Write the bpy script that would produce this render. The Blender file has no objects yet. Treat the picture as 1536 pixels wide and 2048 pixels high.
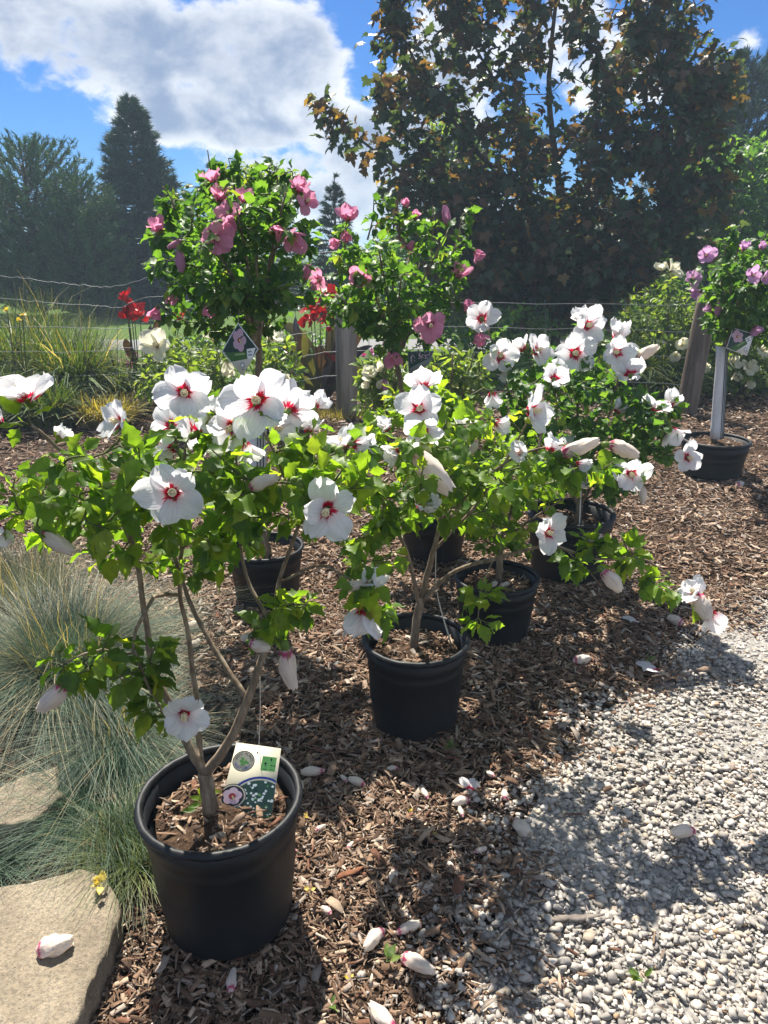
import bpy, math, random
import numpy as np
from mathutils import Vector, Matrix

# ---------------------------------------------------------------- camera, sky, sun, exposure
scene = bpy.context.scene
COL = scene.collection
CAM_H, PITCH, FPX = 1.35, math.radians(19.5), 1479.0      # focal length in photograph pixels (1536 x 2048)
cam = bpy.data.cameras.new('camera')
cam.sensor_fit = 'VERTICAL'; cam.sensor_height = 36.0; cam.lens = FPX / 2048 * 36.0
cam.clip_start = 0.02; cam.clip_end = 3000
camo = bpy.data.objects.new('camera', cam); COL.objects.link(camo)
camo.location = (0, 0, CAM_H); camo.rotation_euler = (math.pi / 2 - PITCH, 0, 0)
scene.camera = camo

HAZE = 0.0038
SUN_EL, SUN_AZ = math.radians(57), math.radians(-17)       # azimuth measured from +Y towards +X
sun_dir = Vector((math.sin(SUN_AZ) * math.cos(SUN_EL), math.cos(SUN_AZ) * math.cos(SUN_EL), math.sin(SUN_EL)))
sl = bpy.data.lights.new('sun', 'SUN'); sl.energy = 5.0; sl.angle = math.radians(0.53); sl.color = (1.0, 0.93, 0.82)
so = bpy.data.objects.new('sun', sl); COL.objects.link(so)
so.rotation_euler = (-sun_dir).to_track_quat('-Z', 'Y').to_euler()

cy = scene.cycles
cy.max_bounces = 6; cy.diffuse_bounces = 3; cy.glossy_bounces = 2; cy.transmission_bounces = 4; cy.volume_bounces = 0; cy.caustics_reflective = False; cy.caustics_refractive = False
scene.view_settings.view_transform = 'Standard'
scene.view_settings.look = 'None'
scene.view_settings.gamma = 1.0
scene.view_settings.exposure = 1.3
scene.view_settings.use_curve_mapping = False

def ray(px, py):
    x, y = (px - 768) / FPX, (1024 - py) / FPX
    c, s = math.cos(PITCH), math.sin(PITCH)
    return np.array([x, c + y * s, -s + y * c])
def at(px, py, Y):
    r = ray(px, py); return np.array([0, 0, CAM_H]) + r * (Y / r[1])
def gnd(px, py, z=0.0):
    r = ray(px, py); return np.array([0, 0, CAM_H]) + r * ((z - CAM_H) / r[2])
def mpp(p):                                                # metres per photograph pixel at point p
    c, s = math.cos(PITCH), math.sin(PITCH)
    return (p[1] * c - (p[2] - CAM_H) * s) / FPX

# ---------------------------------------------------------------- node helpers
def new_mat(name):
    m = bpy.data.materials.new(name); m.use_nodes = True
    nt = m.node_tree; nt.nodes.clear()
    out = nt.nodes.new('ShaderNodeOutputMaterial')
    return m, nt, out
def N(nt, typ, **kw):
    n = nt.nodes.new(typ)
    for k, v in kw.items():
        if k == 'inp':
            for kk, vv in v.items():
                if hasattr(vv, 'node'): nt.links.new(vv, n.inputs[kk])
                else: n.inputs[kk].default_value = vv
        else: setattr(n, k, v)
    return n
def math_(nt, op, a, b=None, c=None, clamp=False):
    n = nt.nodes.new('ShaderNodeMath'); n.operation = op; n.use_clamp = clamp
    for i, v in enumerate((a, b, c)):
        if v is None: continue
        if hasattr(v, 'node'): nt.links.new(v, n.inputs[i])
        else: n.inputs[i].default_value = v
    return n.outputs[0]
def mixc(nt, f, a, b):
    n = nt.nodes.new('ShaderNodeMix'); n.data_type = 'RGBA'
    for i, v in ((0, f), (6, a), (7, b)):
        if hasattr(v, 'node'): nt.links.new(v, n.inputs[i])
        else: n.inputs[i].default_value = v if i == 0 else (*v, 1)[:4]
    return n.outputs[2]
def ramp(nt, f, stops):
    n = nt.nodes.new('ShaderNodeValToRGB'); e = n.color_ramp.elements
    while len(e) < len(stops): e.new(0.5)
    for x, (p, c) in zip(e, stops): x.position = p; x.color = (*c, 1)[:4]
    nt.links.new(f, n.inputs[0]); return n.outputs[0]
def smooth(nt, v, lo, hi):
    n = nt.nodes.new('ShaderNodeMapRange'); n.interpolation_type = 'SMOOTHSTEP'
    nt.links.new(v, n.inputs[0]); n.inputs[1].default_value = lo; n.inputs[2].default_value = hi
    return n.outputs[0]

# ---------------------------------------------------------------- sky with clouds
world = bpy.data.worlds.new('World'); scene.world = world; world.use_nodes = True
wt = world.node_tree; wt.nodes.clear()
wout = wt.nodes.new('ShaderNodeOutputWorld'); bg = wt.nodes.new('ShaderNodeBackground')
sky = wt.nodes.new('ShaderNodeTexSky'); sky.sky_type = 'NISHITA'; sky.sun_disc = False
sky.sun_elevation = SUN_EL; sky.sun_rotation = SUN_AZ; sky.altitude = 200; sky.air_density = 1.0; sky.dust_density = 0.25; sky.ozone_density = 2.0
tc = wt.nodes.new('ShaderNodeTexCoord'); dirv = tc.outputs['Generated']
def wnoise(scale, detail, rough, off, dist=0.0, zs=1.5):
    mp = N(wt, 'ShaderNodeMapping', inp={0: dirv, 1: off, 3: (1, 1, zs)})
    return N(wt, 'ShaderNodeTexNoise', inp={'Vector': mp.outputs[0], 'Scale': scale, 'Detail': detail, 'Roughness': rough, 'Distortion': dist}).outputs[0]
n_big = wnoise(2.6, 3, 0.5, (3.1, 1.7, 0.4))
n_fine = wnoise(9.0, 9, 0.6, (0.3, 5.1, 2.2), 0.15)
n_wisp = wnoise(24.0, 6, 0.62, (7.3, 0.1, 1.2), 0.3)
# cloud cells of this afternoon's sky (direction, half-size along azimuth, half-size in height, thickness)
cells = [((230, 85), .26, .07, .95), ((20, 40), .22, .075, .95), ((470, 110), .14, .085, 1.0), ((610, 105), .075, .08, .9), ((370, 225), .11, .05, .9),
         ((560, 330), .12, .03, .8), ((510, 268), .13, .035, .85), ((740, 310), .11, .075, 1.0), ((870, 190), .08, .12, 1.0), ((690, 390), .1, .055, .85), ((640, 230), .06, .04, .75),
         ((1240, 130), .09, .06, .75), ((900, 430), .16, .07, .9), ((1100, 60), .1, .06, .8), ((1470, 85), .035, .018, .62), ((1420, 60), .03, .025, .62)]
nrm = N(wt, 'ShaderNodeVectorMath', operation='NORMALIZE', inp={0: dirv}).outputs[0]
acc = None
for (p, ra, rz, w) in cells:
    d = ray(*p); d = d / np.linalg.norm(d); az = math.atan2(d[0], d[1])
    off = N(wt, 'ShaderNodeVectorMath', operation='SUBTRACT', inp={0: nrm, 1: tuple(d)}).outputs[0]
    rot = N(wt, 'ShaderNodeVectorRotate', rotation_type='Z_AXIS', inp={'Vector': off, 'Angle': az}).outputs[0]
    sc = N(wt, 'ShaderNodeVectorMath', operation='MULTIPLY', inp={0: rot, 1: (1 / ra, 1 / ra, 1 / rz)}).outputs[0]
    ln = N(wt, 'ShaderNodeVectorMath', operation='LENGTH', inp={0: sc}).outputs[1]
    v = math_(wt, 'MULTIPLY', math_(wt, 'SUBTRACT', 1.35, ln, clamp=True), w)
    acc = v if acc is None else math_(wt, 'SMOOTH_MAX', acc, v, 0.25)
# the same broken cover goes on over the rest of the dome
vax = N(wt, 'ShaderNodeVectorMath', operation='DOT_PRODUCT', inp={0: nrm, 1: (0, math.cos(0.05), -math.sin(0.05))}).outputs[1]
rest_ = math_(wt, 'MULTIPLY', smooth(wt, math_(wt, 'MULTIPLY', vax, -1.0), -0.84, -0.6), smooth(wt, n_big, 0.38, 0.56))
acc = math_(wt, 'MAXIMUM', acc, rest_)
field = math_(wt, 'ADD', math_(wt, 'MULTIPLY', acc, 0.75), math_(wt, 'MULTIPLY', math_(wt, 'SUBTRACT', n_fine, 0.5), 1.5))
field = math_(wt, 'ADD', field, math_(wt, 'MULTIPLY', math_(wt, 'SUBTRACT', n_big, 0.55), 0.5))
field = math_(wt, 'ADD', field, math_(wt, 'MULTIPLY', math_(wt, 'SUBTRACT', n_wisp, 0.5), 0.55))
mask = smooth(wt, field, 0.33, 0.6)
thick = smooth(wt, math_(wt, 'ADD', acc, math_(wt, 'MULTIPLY', math_(wt, 'SUBTRACT', n_fine, 0.5), 1.5)), 0.56, 1.16)
sdot = N(wt, 'ShaderNodeVectorMath', operation='DOT_PRODUCT', inp={0: nrm, 1: tuple(sun_dir)}).outputs[1]
thick = math_(wt, 'MULTIPLY', thick, smooth(wt, sdot, -0.4, 0.5))      # clouds facing the sun show no shaded side
billow = smooth(wt, n_fine, 0.38, 0.66)
ccol = mixc(wt, thick, (6.6, 6.7, 6.8), (1.8, 2.35, 3.4))
ccol = mixc(wt, math_(wt, 'MULTIPLY', math_(wt, 'SUBTRACT', 1.0, billow), 0.35), ccol, (2.6, 3.0, 3.8))
skyc = N(wt, 'ShaderNodeMix', data_type='RGBA', blend_type='MULTIPLY', inp={0: 1.0, 6: sky.outputs[0], 7: (0.18, 0.37, 0.64, 1)}).outputs[2]
wt.links.new(mixc(wt, math_(wt, 'MULTIPLY', mask, 0.97), skyc, ccol), bg.inputs[0])
world.cycles.sampling_method = 'MANUAL'; world.cycles.sample_map_resolution = 512
bg.inputs[1].default_value = 0.075
wt.links.new(bg.outputs[0], wout.inputs[0])

# ---------------------------------------------------------------- mesh helpers
class MB:
    def __init__(s): s.V = []; s.F = []; s.uv = []; s.col = []; s.n = 0
    def add(s, V, F, uv=None, col=None):
        V = np.asarray(V, dtype=np.float64).reshape(-1, 3)
        F = F if isinstance(F, list) and len(F) and isinstance(F[0], np.ndarray) else [np.asarray(F, dtype=np.int64)]
        for f in F: s.F.append(f + s.n)
        s.V.append(V); s.n += len(V)
        s.uv.append(np.zeros((len(V), 2)) if uv is None else np.asarray(uv, float).reshape(-1, 2))
        c = np.ones((len(V), 3)) if col is None else np.broadcast_to(np.asarray(col, float), (len(V), 3))
        s.col.append(c); return s
    def mesh(s, name, mat, smooth_=False, extra=True):
        me = bpy.data.meshes.new(name)
        V = np.concatenate(s.V); uv = np.concatenate(s.uv); col = np.concatenate(s.col)
        loops = np.concatenate([f.ravel() for f in s.F]); tot = np.concatenate([np.full(len(f), f.shape[1]) for f in s.F])
        me.vertices.add(len(V)); me.vertices.foreach_set('co', V.ravel().astype(np.float32))
        me.loops.add(len(loops)); me.loops.foreach_set('vertex_index', loops.astype(np.int32))
        me.polygons.add(len(tot)); me.polygons.foreach_set('loop_start', np.concatenate([[0], np.cumsum(tot)[:-1]]).astype(np.int32))
        if smooth_: me.polygons.foreach_set('use_smooth', np.ones(len(tot), bool))
        if extra:
            ul = me.uv_layers.new(name='UVMap'); ul.data.foreach_set('uv', uv[loops].ravel().astype(np.float32))
            a = me.attributes.new('tint', 'FLOAT_COLOR', 'POINT')
            a.data.foreach_set('color', np.concatenate([col, np.ones((len(V), 1))], 1).ravel().astype(np.float32))
        me.update(calc_edges=True)
        if mat: me.materials.append(mat)
        return me
def obj(name, me, parent=None, loc=None, mat4=None):
    o = bpy.data.objects.new(name, me); COL.objects.link(o)
    if parent: o.parent = parent
    if mat4 is not None: o.matrix_basis = mat4
    elif loc is not None: o.location = [float(v) for v in loc]
    return o
def empty(name, loc):
    o = bpy.data.objects.new(name, None); COL.objects.link(o); o.location = [float(v) for v in loc]; o.empty_display_size = 0.05
    return o
def tag(o, label, cat, group=None):
    o['label'] = label; o['category'] = cat
    if group: o['group'] = group
    return o
def struct(o): o['kind'] = 'structure'; return o
def stuff(o): o['kind'] = 'stuff'; return o

def unit(v):
    v = np.asarray(v, float); return v / (np.linalg.norm(v, axis=-1, keepdims=True) + 1e-12)
def tube(pts, rad, sides=6, cap=True, rough=0.0, rng=None):
    P = np.asarray(pts, float); n = len(P)
    R = np.interp(np.linspace(0, 1, n), np.linspace(0, 1, len(np.atleast_1d(rad))), np.atleast_1d(rad)) if np.ndim(rad) else np.full(n, rad)
    T = unit(np.gradient(P, axis=0))
    u = unit(np.cross(T[0], [0.31, 0.9, 0.2])); V = []
    ang = np.linspace(0, 2 * np.pi, sides, endpoint=False)
    for i in range(n):
        u = unit(u - T[i] * np.dot(u, T[i])); w = np.cross(T[i], u)
        r = R[i] * (1 + (rng.uniform(-rough, rough, sides) if rng is not None and rough else 0))
        V.append(P[i] + np.outer(np.cos(ang) * r, u) + np.outer(np.sin(ang) * r, w))
    V = np.concatenate(V)
    i, k = np.meshgrid(np.arange(n - 1), np.arange(sides), indexing='ij'); k2 = (k + 1) % sides
    Q = np.stack([i * sides + k, i * sides + k2, (i + 1) * sides + k2, (i + 1) * sides + k], -1).reshape(-1, 4)
    F = [Q]
    if cap:
        F.append(np.arange(sides)[::-1][None]); F.append((np.arange(sides) + (n - 1) * sides)[None])
    return V, F
def spline(pts, n):
    P = np.asarray(pts, float); m = len(P)
    if m == 2: return P[0] + np.linspace(0, 1, n)[:, None] * (P[1] - P[0])
    E = np.vstack([2 * P[0] - P[1], P, 2 * P[-1] - P[-2]]); out = []
    for t in np.linspace(0, m - 1 - 1e-6, n):
        i = int(t); f = t - i; a, b, c, d = E[i:i + 4]
        out.append(0.5 * (2 * b + (c - a) * f + (2 * a - 5 * b + 4 * c - d) * f * f + (3 * b - a - 3 * c + d) * f ** 3))
    return np.array(out)
def lathe(profile, sides=40):
    pr = np.asarray(profile, float); n = len(pr); a = np.linspace(0, 2 * np.pi, sides, endpoint=False)
    V = np.stack([np.outer(pr[:, 0], np.cos(a)), np.outer(pr[:, 0], np.sin(a)), np.repeat(pr[:, 1:2], sides, 1)], -1).reshape(-1, 3)
    i, k = np.meshgrid(np.arange(n - 1), np.arange(sides), indexing='ij'); k2 = (k + 1) % sides
    return V, [np.stack([i * sides + k, i * sides + k2, (i + 1) * sides + k2, (i + 1) * sides + k], -1).reshape(-1, 4)]
def frames(D, Nn):
    """rotation matrices (n,3,3), columns X,Y,Z with Y along D and Z near Nn"""
    D = unit(D); X = unit(np.cross(D, Nn)); Z = np.cross(X, D)
    return np.stack([X, D, Z], -1)
def inst(V, F, R, T, S):
    """merge n copies of a template"""
    n, m = len(T), len(V)
    W = np.einsum('nij,vj->nvi', R * np.asarray(S)[:, None, None], V) + T[:, None, :]
    FF = [(f[None] + (np.arange(n) * m)[:, None, None]).reshape(-1, f.shape[1]) for f in F]
    return W.reshape(-1, 3), FF
def mat4(R, t, s):
    M = np.eye(4); M[:3, :3] = R * s; M[:3, 3] = t; return Matrix(M.tolist())
def grid_faces(nu, nv):
    i, k = np.meshgrid(np.arange(nu - 1), np.arange(nv - 1), indexing='ij')
    return [np.stack([i * nv + k, i * nv + k + 1, (i + 1) * nv + k + 1, (i + 1) * nv + k], -1).reshape(-1, 4)]
# ---------------------------------------------------------------- materials
def rnd(nt):
    """one random number for each leaf, whether it is an object of its own or an island of a joined mesh"""
    oi = N(nt, 'ShaderNodeObjectInfo').outputs['Random']; ge = N(nt, 'ShaderNodeNewGeometry').outputs['Random Per Island']
    return math_(nt, 'FRACT', math_(nt, 'ADD', oi, ge))
def leaf_mat(name, stops, trans=0.45, tcol=1.6, rough=0.45, spec=0.35, tint=False, tt=(1.25, 1.15, .35)):
    m, nt, out = new_mat(name)
    if tint: c = N(nt, 'ShaderNodeAttribute', attribute_name='tint').outputs[0]
    else: c = ramp(nt, rnd(nt), stops)
    tex = N(nt, 'ShaderNodeTexCoord').outputs['Object']
    no = N(nt, 'ShaderNodeTexNoise', inp={'Vector': tex, 'Scale': 3.0 if not tint else 6.0, 'Detail': 4}).outputs[0]
    c = N(nt, 'ShaderNodeMix', data_type='RGBA', blend_type='MULTIPLY', inp={0: 1.0, 6: c, 7: ramp(nt, no, [(0.3, (.7, .72, .7)), (.7, (1.2, 1.18, 1.1))])}).outputs[2]
    p = N(nt, 'ShaderNodeBsdfPrincipled', inp={'Base Color': c, 'Roughness': rough, 'Specular IOR Level': spec})
    t = N(nt, 'ShaderNodeBsdfTranslucent')
    tm = N(nt, 'ShaderNodeMix', data_type='RGBA', blend_type='MULTIPLY', inp={0: 1.0, 6: c, 7: (tcol * tt[0], tcol * tt[1], tcol * tt[2], 1)})
    nt.links.new(tm.outputs[2], t.inputs[0])
    mx = N(nt, 'ShaderNodeMixShader', inp={0: trans, 1: p.outputs[0], 2: t.outputs[0]})
    nt.links.new(mx.outputs[0], out.inputs[0]); return m
def plain(name, col, rough=0.6, spec=0.3, noise=None, bump=None, metal=0.0, col2=None):
    m, nt, out = new_mat(name); c = None
    p = N(nt, 'ShaderNodeBsdfPrincipled', inp={'Base Color': (*col, 1), 'Roughness': rough, 'Specular IOR Level': spec, 'Metallic': metal})
    tex = N(nt, 'ShaderNodeTexCoord').outputs['Object']
    if noise:
        sc, stretch = noise; mp = N(nt, 'ShaderNodeMapping', inp={0: tex, 3: stretch})
        no = N(nt, 'ShaderNodeTexNoise', inp={'Vector': mp.outputs[0], 'Scale': sc, 'Detail': 7, 'Roughness': .65}).outputs[0]
        c2 = col2 or tuple(v * 1.7 for v in col)
        nt.links.new(ramp(nt, no, [(0.32, tuple(v * .55 for v in col)), (.5, col), (.7, c2)]), p.inputs['Base Color'])
        if bump:
            b = N(nt, 'ShaderNodeBump', inp={'Strength': bump[0], 'Distance': bump[1], 'Height': no}); nt.links.new(b.outputs[0], p.inputs['Normal'])
    nt.links.new(p.outputs[0], out.inputs[0]); return m
def tinted(name, rough=0.8, spec=0.2, scale=60, bump=(0.5, 0.003), trans=0.0, var=(.6, 1.35)):
    m, nt, out = new_mat(name)
    c = N(nt, 'ShaderNodeAttribute', attribute_name='tint').outputs[0]
    tex = N(nt, 'ShaderNodeTexCoord').outputs['Object']
    no = N(nt, 'ShaderNodeTexNoise', inp={'Vector': tex, 'Scale': scale, 'Detail': 5, 'Roughness': .6}).outputs[0]
    c = N(nt, 'ShaderNodeMix', data_type='RGBA', blend_type='MULTIPLY', inp={0: 1.0, 6: c, 7: ramp(nt, no, [(0.3, (var[0],) * 3), (.7, (var[1],) * 3)])}).outputs[2]
    p = N(nt, 'ShaderNodeBsdfPrincipled', inp={'Base Color': c, 'Roughness': rough, 'Specular IOR Level': spec})
    if bump:
        b = N(nt, 'ShaderNodeBump', inp={'Strength': bump[0], 'Distance': bump[1], 'Height': no}); nt.links.new(b.outputs[0], p.inputs['Normal'])
    s = p.outputs[0]
    if trans:
        t = N(nt, 'ShaderNodeBsdfTranslucent', inp={0: c}); s = N(nt, 'ShaderNodeMixShader', inp={0: trans, 1: s, 2: t.outputs[0]}).outputs[0]
    nt.links.new(s, out.inputs[0]); return m
def petal_mat(name, white, eye, blush, eye_size=0.28, trans=0.55):
    m, nt, out = new_mat(name)
    uv = N(nt, 'ShaderNodeUVMap').outputs[0]; sp = N(nt, 'ShaderNodeSeparateXYZ', inp={0: uv})
    u, v = sp.outputs[0], sp.outputs[1]
    ri = N(nt, 'ShaderNodeObjectInfo').outputs['Random']
    cv = N(nt, 'ShaderNodeCombineXYZ', inp={0: math_(nt, 'MULTIPLY', v, 16.0), 1: math_(nt, 'MULTIPLY', u, 1.2), 2: math_(nt, 'MULTIPLY', ri, 40.0)}).outputs[0]
    st = N(nt, 'ShaderNodeTexNoise', inp={'Vector': cv, 'Scale': 1.0, 'Detail': 3, 'Roughness': .7}).outputs[0]
    edge = math_(nt, 'ADD', math_(nt, 'SUBTRACT', eye_size, u), math_(nt, 'MULTIPLY', math_(nt, 'SUBTRACT', st, 0.45), 0.42))
    f = smooth(nt, edge, 0.0, 0.07)
    f = math_(nt, 'MULTIPLY', f, smooth(nt, u, 0.05, 0.13))
    bl = math_(nt, 'MULTIPLY', smooth(nt, math_(nt, 'SUBTRACT', eye_size * 2.3, u), 0.0, eye_size * 2), 0.35)
    c = mixc(nt, bl, white, blush); c = mixc(nt, f, c, eye)
    vein = N(nt, 'ShaderNodeTexNoise', inp={'Vector': cv, 'Scale': 1.9, 'Detail': 2}).outputs[0]
    c = N(nt, 'ShaderNodeMix', data_type='RGBA', blend_type='MULTIPLY', inp={0: 1.0, 6: c, 7: ramp(nt, vein, [(0.35, (.86, .86, .88)), (.6, (1, 1, 1))])}).outputs[2]
    p = N(nt, 'ShaderNodeBsdfPrincipled', inp={'Base Color': c, 'Roughness': .6, 'Specular IOR Level': .2})
    b = N(nt, 'ShaderNodeBump', inp={'Strength': .5, 'Distance': .002, 'Height': vein}); nt.links.new(b.outputs[0], p.inputs['Normal'])
    t = N(nt, 'ShaderNodeBsdfTranslucent', inp={0: c}); nt.links.new(b.outputs[0], t.inputs[1])
    mx = N(nt, 'ShaderNodeMixShader', inp={0: trans, 1: p.outputs[0], 2: t.outputs[0]})
    nt.links.new(mx.outputs[0], out.inputs[0]); return m

M = {}
M['leaf'] = leaf_mat('hibiscus_leaf', [(0, (.055, .12, .022)), (.4, (.095, .18, .024)), (.8, (.14, .23, .03)), (1, (.19, .25, .035))], 0.58, 2.3)
M['leaf_dark'] = leaf_mat('hibiscus_leaf_deep', [(0, (.034, .09, .03)), (.5, (.058, .135, .036)), (.93, (.088, .18, .042)), (1, (.15, .2, .045))], 0.5, 2.2)
M['maple'] = leaf_mat('maple_leaf', [(0, (.035, .06, .035)), (.55, (.05, .08, .045)), (.62, (.075, .056, .036)), (.85, (.11, .062, .042)), (.97, (.15, .09, .042)), (1, (.26, .18, .05))], 0.42, 1.8)
M['bush'] = leaf_mat('bed_leaf', [(0, (.07, .13, .035)), (.5, (.12, .2, .05)), (.9, (.19, .27, .08)), (1, (.26, .28, .1))], 0.5, 1.7)
M['conifer'] = leaf_mat('conifer_needles', None, 0.15, 1.2, rough=.6, tint=True, tt=(.9, 1.1, .8))
M['fescue'] = leaf_mat('fescue_blade', None, 0.35, 1.15, rough=.5, tint=True, tt=(.95, 1.05, .95))
M['grass'] = leaf_mat('grass_blade', None, 0.4, 1.25, rough=.5, tint=True)
M['bark'] = plain('hibiscus_bark', (.19, .145, .1), .85, .15, (70, (1, 1, .25)), (.6, .002), col2=(.34, .28, .21))
M['twig'] = plain('green_twig', (.1, .11, .045), .7, .2, (80, (1, 1, .4)), None)
M['trunk'] = plain('tree_bark', (.08, .06, .045), .9, .1, (14, (1, 1, .2)), (.8, .01))
M['petal'] = petal_mat('white_petal', (.9, .9, .91), (.6, .012, .06), (.88, .42, .52))
M['petal_pink'] = petal_mat('pink_petal', (.82, .33, .5), (.4, .01, .06), (.8, .16, .3), .2)
M['petal_violet'] = petal_mat('violet_petal', (.66, .38, .62), (.28, .01, .08), (.5, .12, .3), .22)
M['petal_cream'] = petal_mat('cream_petal', (.82, .8, .62), (.4, .02, .04), (.8, .6, .4), .14)
M['spent'] = petal_mat('spent_petal', (.8, .72, .62), (.5, .07, .17), (.72, .26, .34), .2, .35)
M['spent_pink'] = petal_mat('spent_pink_petal', (.5, .24, .36), (.3, .03, .1), (.5, .15, .25), .12, .35)
M['stamen'] = plain('stamen', (.8, .72, .45), .7, .2)
M['sepal'] = leaf_mat('sepal', [(0, (.1, .19, .035)), (1, (.17, .26, .06))], 0.35, 1.3)
M['bud'] = plain('bud', (.2, .28, .07), .6, .3, (60, (1, 1, .3)), None, col2=(.32, .4, .14))
M['pot'] = plain('black_plastic', (.007, .0085, .0105), .48, .3, (9, (1, 1, .5)), (.08, .002), col2=(.02, .022, .025))
def dirty_pot():
    m, nt, out = new_mat('black_plastic_pot'); tex = N(nt, 'ShaderNodeTexCoord').outputs['Object']; oi = N(nt, 'ShaderNodeObjectInfo').outputs['Random']
    off = N(nt, 'ShaderNodeCombineXYZ', inp={0: math_(nt, 'MULTIPLY', oi, 9.0)}).outputs[0]; v = N(nt, 'ShaderNodeVectorMath', operation='ADD', inp={0: tex, 1: off}).outputs[0]
    mp = N(nt, 'ShaderNodeMapping', inp={0: v, 3: (1, 1, .22)}).outputs[0]
    st = N(nt, 'ShaderNodeTexNoise', inp={'Vector': mp, 'Scale': 22, 'Detail': 8, 'Roughness': .7}).outputs[0]; sp = N(nt, 'ShaderNodeTexNoise', inp={'Vector': v, 'Scale': 70, 'Detail': 6, 'Roughness': .75}).outputs[0]; bg_ = N(nt, 'ShaderNodeTexNoise', inp={'Vector': v, 'Scale': 7, 'Detail': 4}).outputs[0]
    dust = math_(nt, 'MULTIPLY', smooth(nt, st, .5, .78), smooth(nt, bg_, .35, .65)); spk = math_(nt, 'MULTIPLY', smooth(nt, sp, .62, .72), smooth(nt, bg_, .42, .7))
    c = mixc(nt, math_(nt, 'MULTIPLY', dust, .28), (.007, .0085, .0105), (.1, .09, .08)); c = mixc(nt, math_(nt, 'MULTIPLY', spk, .4), c, (.14, .1, .07))
    p = N(nt, 'ShaderNodeBsdfPrincipled', inp={'Base Color': c, 'Roughness': .5, 'Specular IOR Level': .32}); rr = N(nt, 'ShaderNodeMapRange', inp={0: st, 3: .36, 4: .7}); nt.links.new(rr.outputs[0], p.inputs['Roughness'])
    b = N(nt, 'ShaderNodeBump', inp={'Strength': .12, 'Distance': .003, 'Height': st}); nt.links.new(b.outputs[0], p.inputs['Normal']); nt.links.new(p.outputs[0], out.inputs[0]); return m
M['pot'] = dirty_pot()
def rough_slab():
    m, nt, out = new_mat('sandstone_slab'); tex = N(nt, 'ShaderNodeTexCoord').outputs['Object']
    a_ = N(nt, 'ShaderNodeTexNoise', inp={'Vector': tex, 'Scale': 9, 'Detail': 8, 'Roughness': .65}).outputs[0]; g = N(nt, 'ShaderNodeTexNoise', inp={'Vector': tex, 'Scale': 160, 'Detail': 5, 'Roughness': .7}).outputs[0]; vo = N(nt, 'ShaderNodeTexVoronoi', inp={'Vector': tex, 'Scale': 120}).outputs[0]
    c = ramp(nt, a_, [(.3, (.17, .142, .105)), (.5, (.235, .197, .145)), (.72, (.31, .265, .2))]); c = N(nt, 'ShaderNodeMix', data_type='RGBA', blend_type='MULTIPLY', inp={0: 1.0, 6: c, 7: ramp(nt, g, [(.3, (.55, .55, .55)), (.5, (1, 1, 1)), (.75, (1.45, 1.4, 1.3))])}).outputs[2]
    h = math_(nt, 'ADD', math_(nt, 'MULTIPLY', g, 1.0), math_(nt, 'MULTIPLY', a_, 1.6)); h = math_(nt, 'ADD', h, math_(nt, 'MULTIPLY', smooth(nt, vo, .0, .25), .5))
    p = N(nt, 'ShaderNodeBsdfPrincipled', inp={'Base Color': c, 'Roughness': .92, 'Specular IOR Level': .15}); b = N(nt, 'ShaderNodeBump', inp={'Strength': 1.0, 'Distance': .004, 'Height': h}); nt.links.new(b.outputs[0], p.inputs['Normal']); nt.links.new(p.outputs[0], out.inputs[0]); return m
M['soil'] = plain('potting_bark', (.06, .038, .025), .95, .1, (70, (1, 1, 1)), (1, .01), col2=(.14, .085, .05))
M['mulch'] = plain('mulch_bed', (.04, .025, .016), .95, .08, (55, (1, 1, 1)), (1, .02), col2=(.13, .09, .06))
M['chip'] = tinted('bark_chip', .85, .2, 45, (.6, .003))
M['stone'] = tinted('limestone', .85, .2, 55, (.5, .003), var=(.72, 1.18))
M['gravel_bed'] = plain('gravel_bed', (.225, .215, .2), .95, .1, (85, (1, 1, 1)), (.6, .008), col2=(.42, .4, .37))
M['lawn'] = plain('lawn', (.07, .12, .03), .95, .05, (22, (1, 1, 1)), (1, .03), col2=(.13, .19, .06))
M['road'] = plain('road', (.2, .2, .21), .9, .1, (40, (1, 1, 1)), (.3, .01), col2=(.26, .26, .26))
M['slab'] = rough_slab()
M['wood'] = plain('weathered_wood', (.2, .175, .15), .9, .1, (16, (1, 1, .07)), (.9, .006), col2=(.33, .3, .27))
M['wood_dark'] = plain('weathered_post', (.115, .09, .07), .9, .1, (16, (1, 1, .07)), (.9, .006), col2=(.22, .18, .15))
M['wire'] = plain('galvanised_wire', (.16, .17, .18), .55, .3, metal=.3)
M['string'] = plain('string', (.6, .57, .5), .8, .2)
M['guard'] = plain('white_guard', (.62, .63, .64), .5, .3, (6, (1, 1, .2)), None, col2=(.72, .72, .73))
M['line'] = plain('dark_line', (.06, .07, .08), .6, .3)
def flat(name, c, r=.5): M[name] = plain(name, c, r, .3)
for nm, c in (('paper', (.56, .53, .41)), ('ink', (.015, .02, .04)), ('logo_green', (.13, .36, .1)), ('square_green', (.16, .45, .13)), ('print_blue', (.02, .05, .3)),
              ('photo_green', (.03, .075, .06)), ('photo_white', (.72, .8, .8)), ('photo_pink', (.62, .47, .56)), ('photo_red', (.3, .04, .06)), ('tag_dark', (.02, .05, .045)),
              ('tag_green', (.05, .13, .04)), ('tag_white', (.7, .74, .76)), ('tag_violet', (.46, .32, .42)), ('tag_ink', (.2, .24, .26)), ('tag_yellow', (.5, .47, .24)), ('tag_yellowish', (.25, .34, .16))):
    flat(nm, c)
M['canna_leaf'] = leaf_mat('canna_leaf', [(0, (.03, .022, .025)), (.45, (.06, .032, .04)), (.75, (.07, .07, .035)), (1, (.1, .14, .045))], .35, 1.7, rough=.3, spec=.6)
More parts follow.
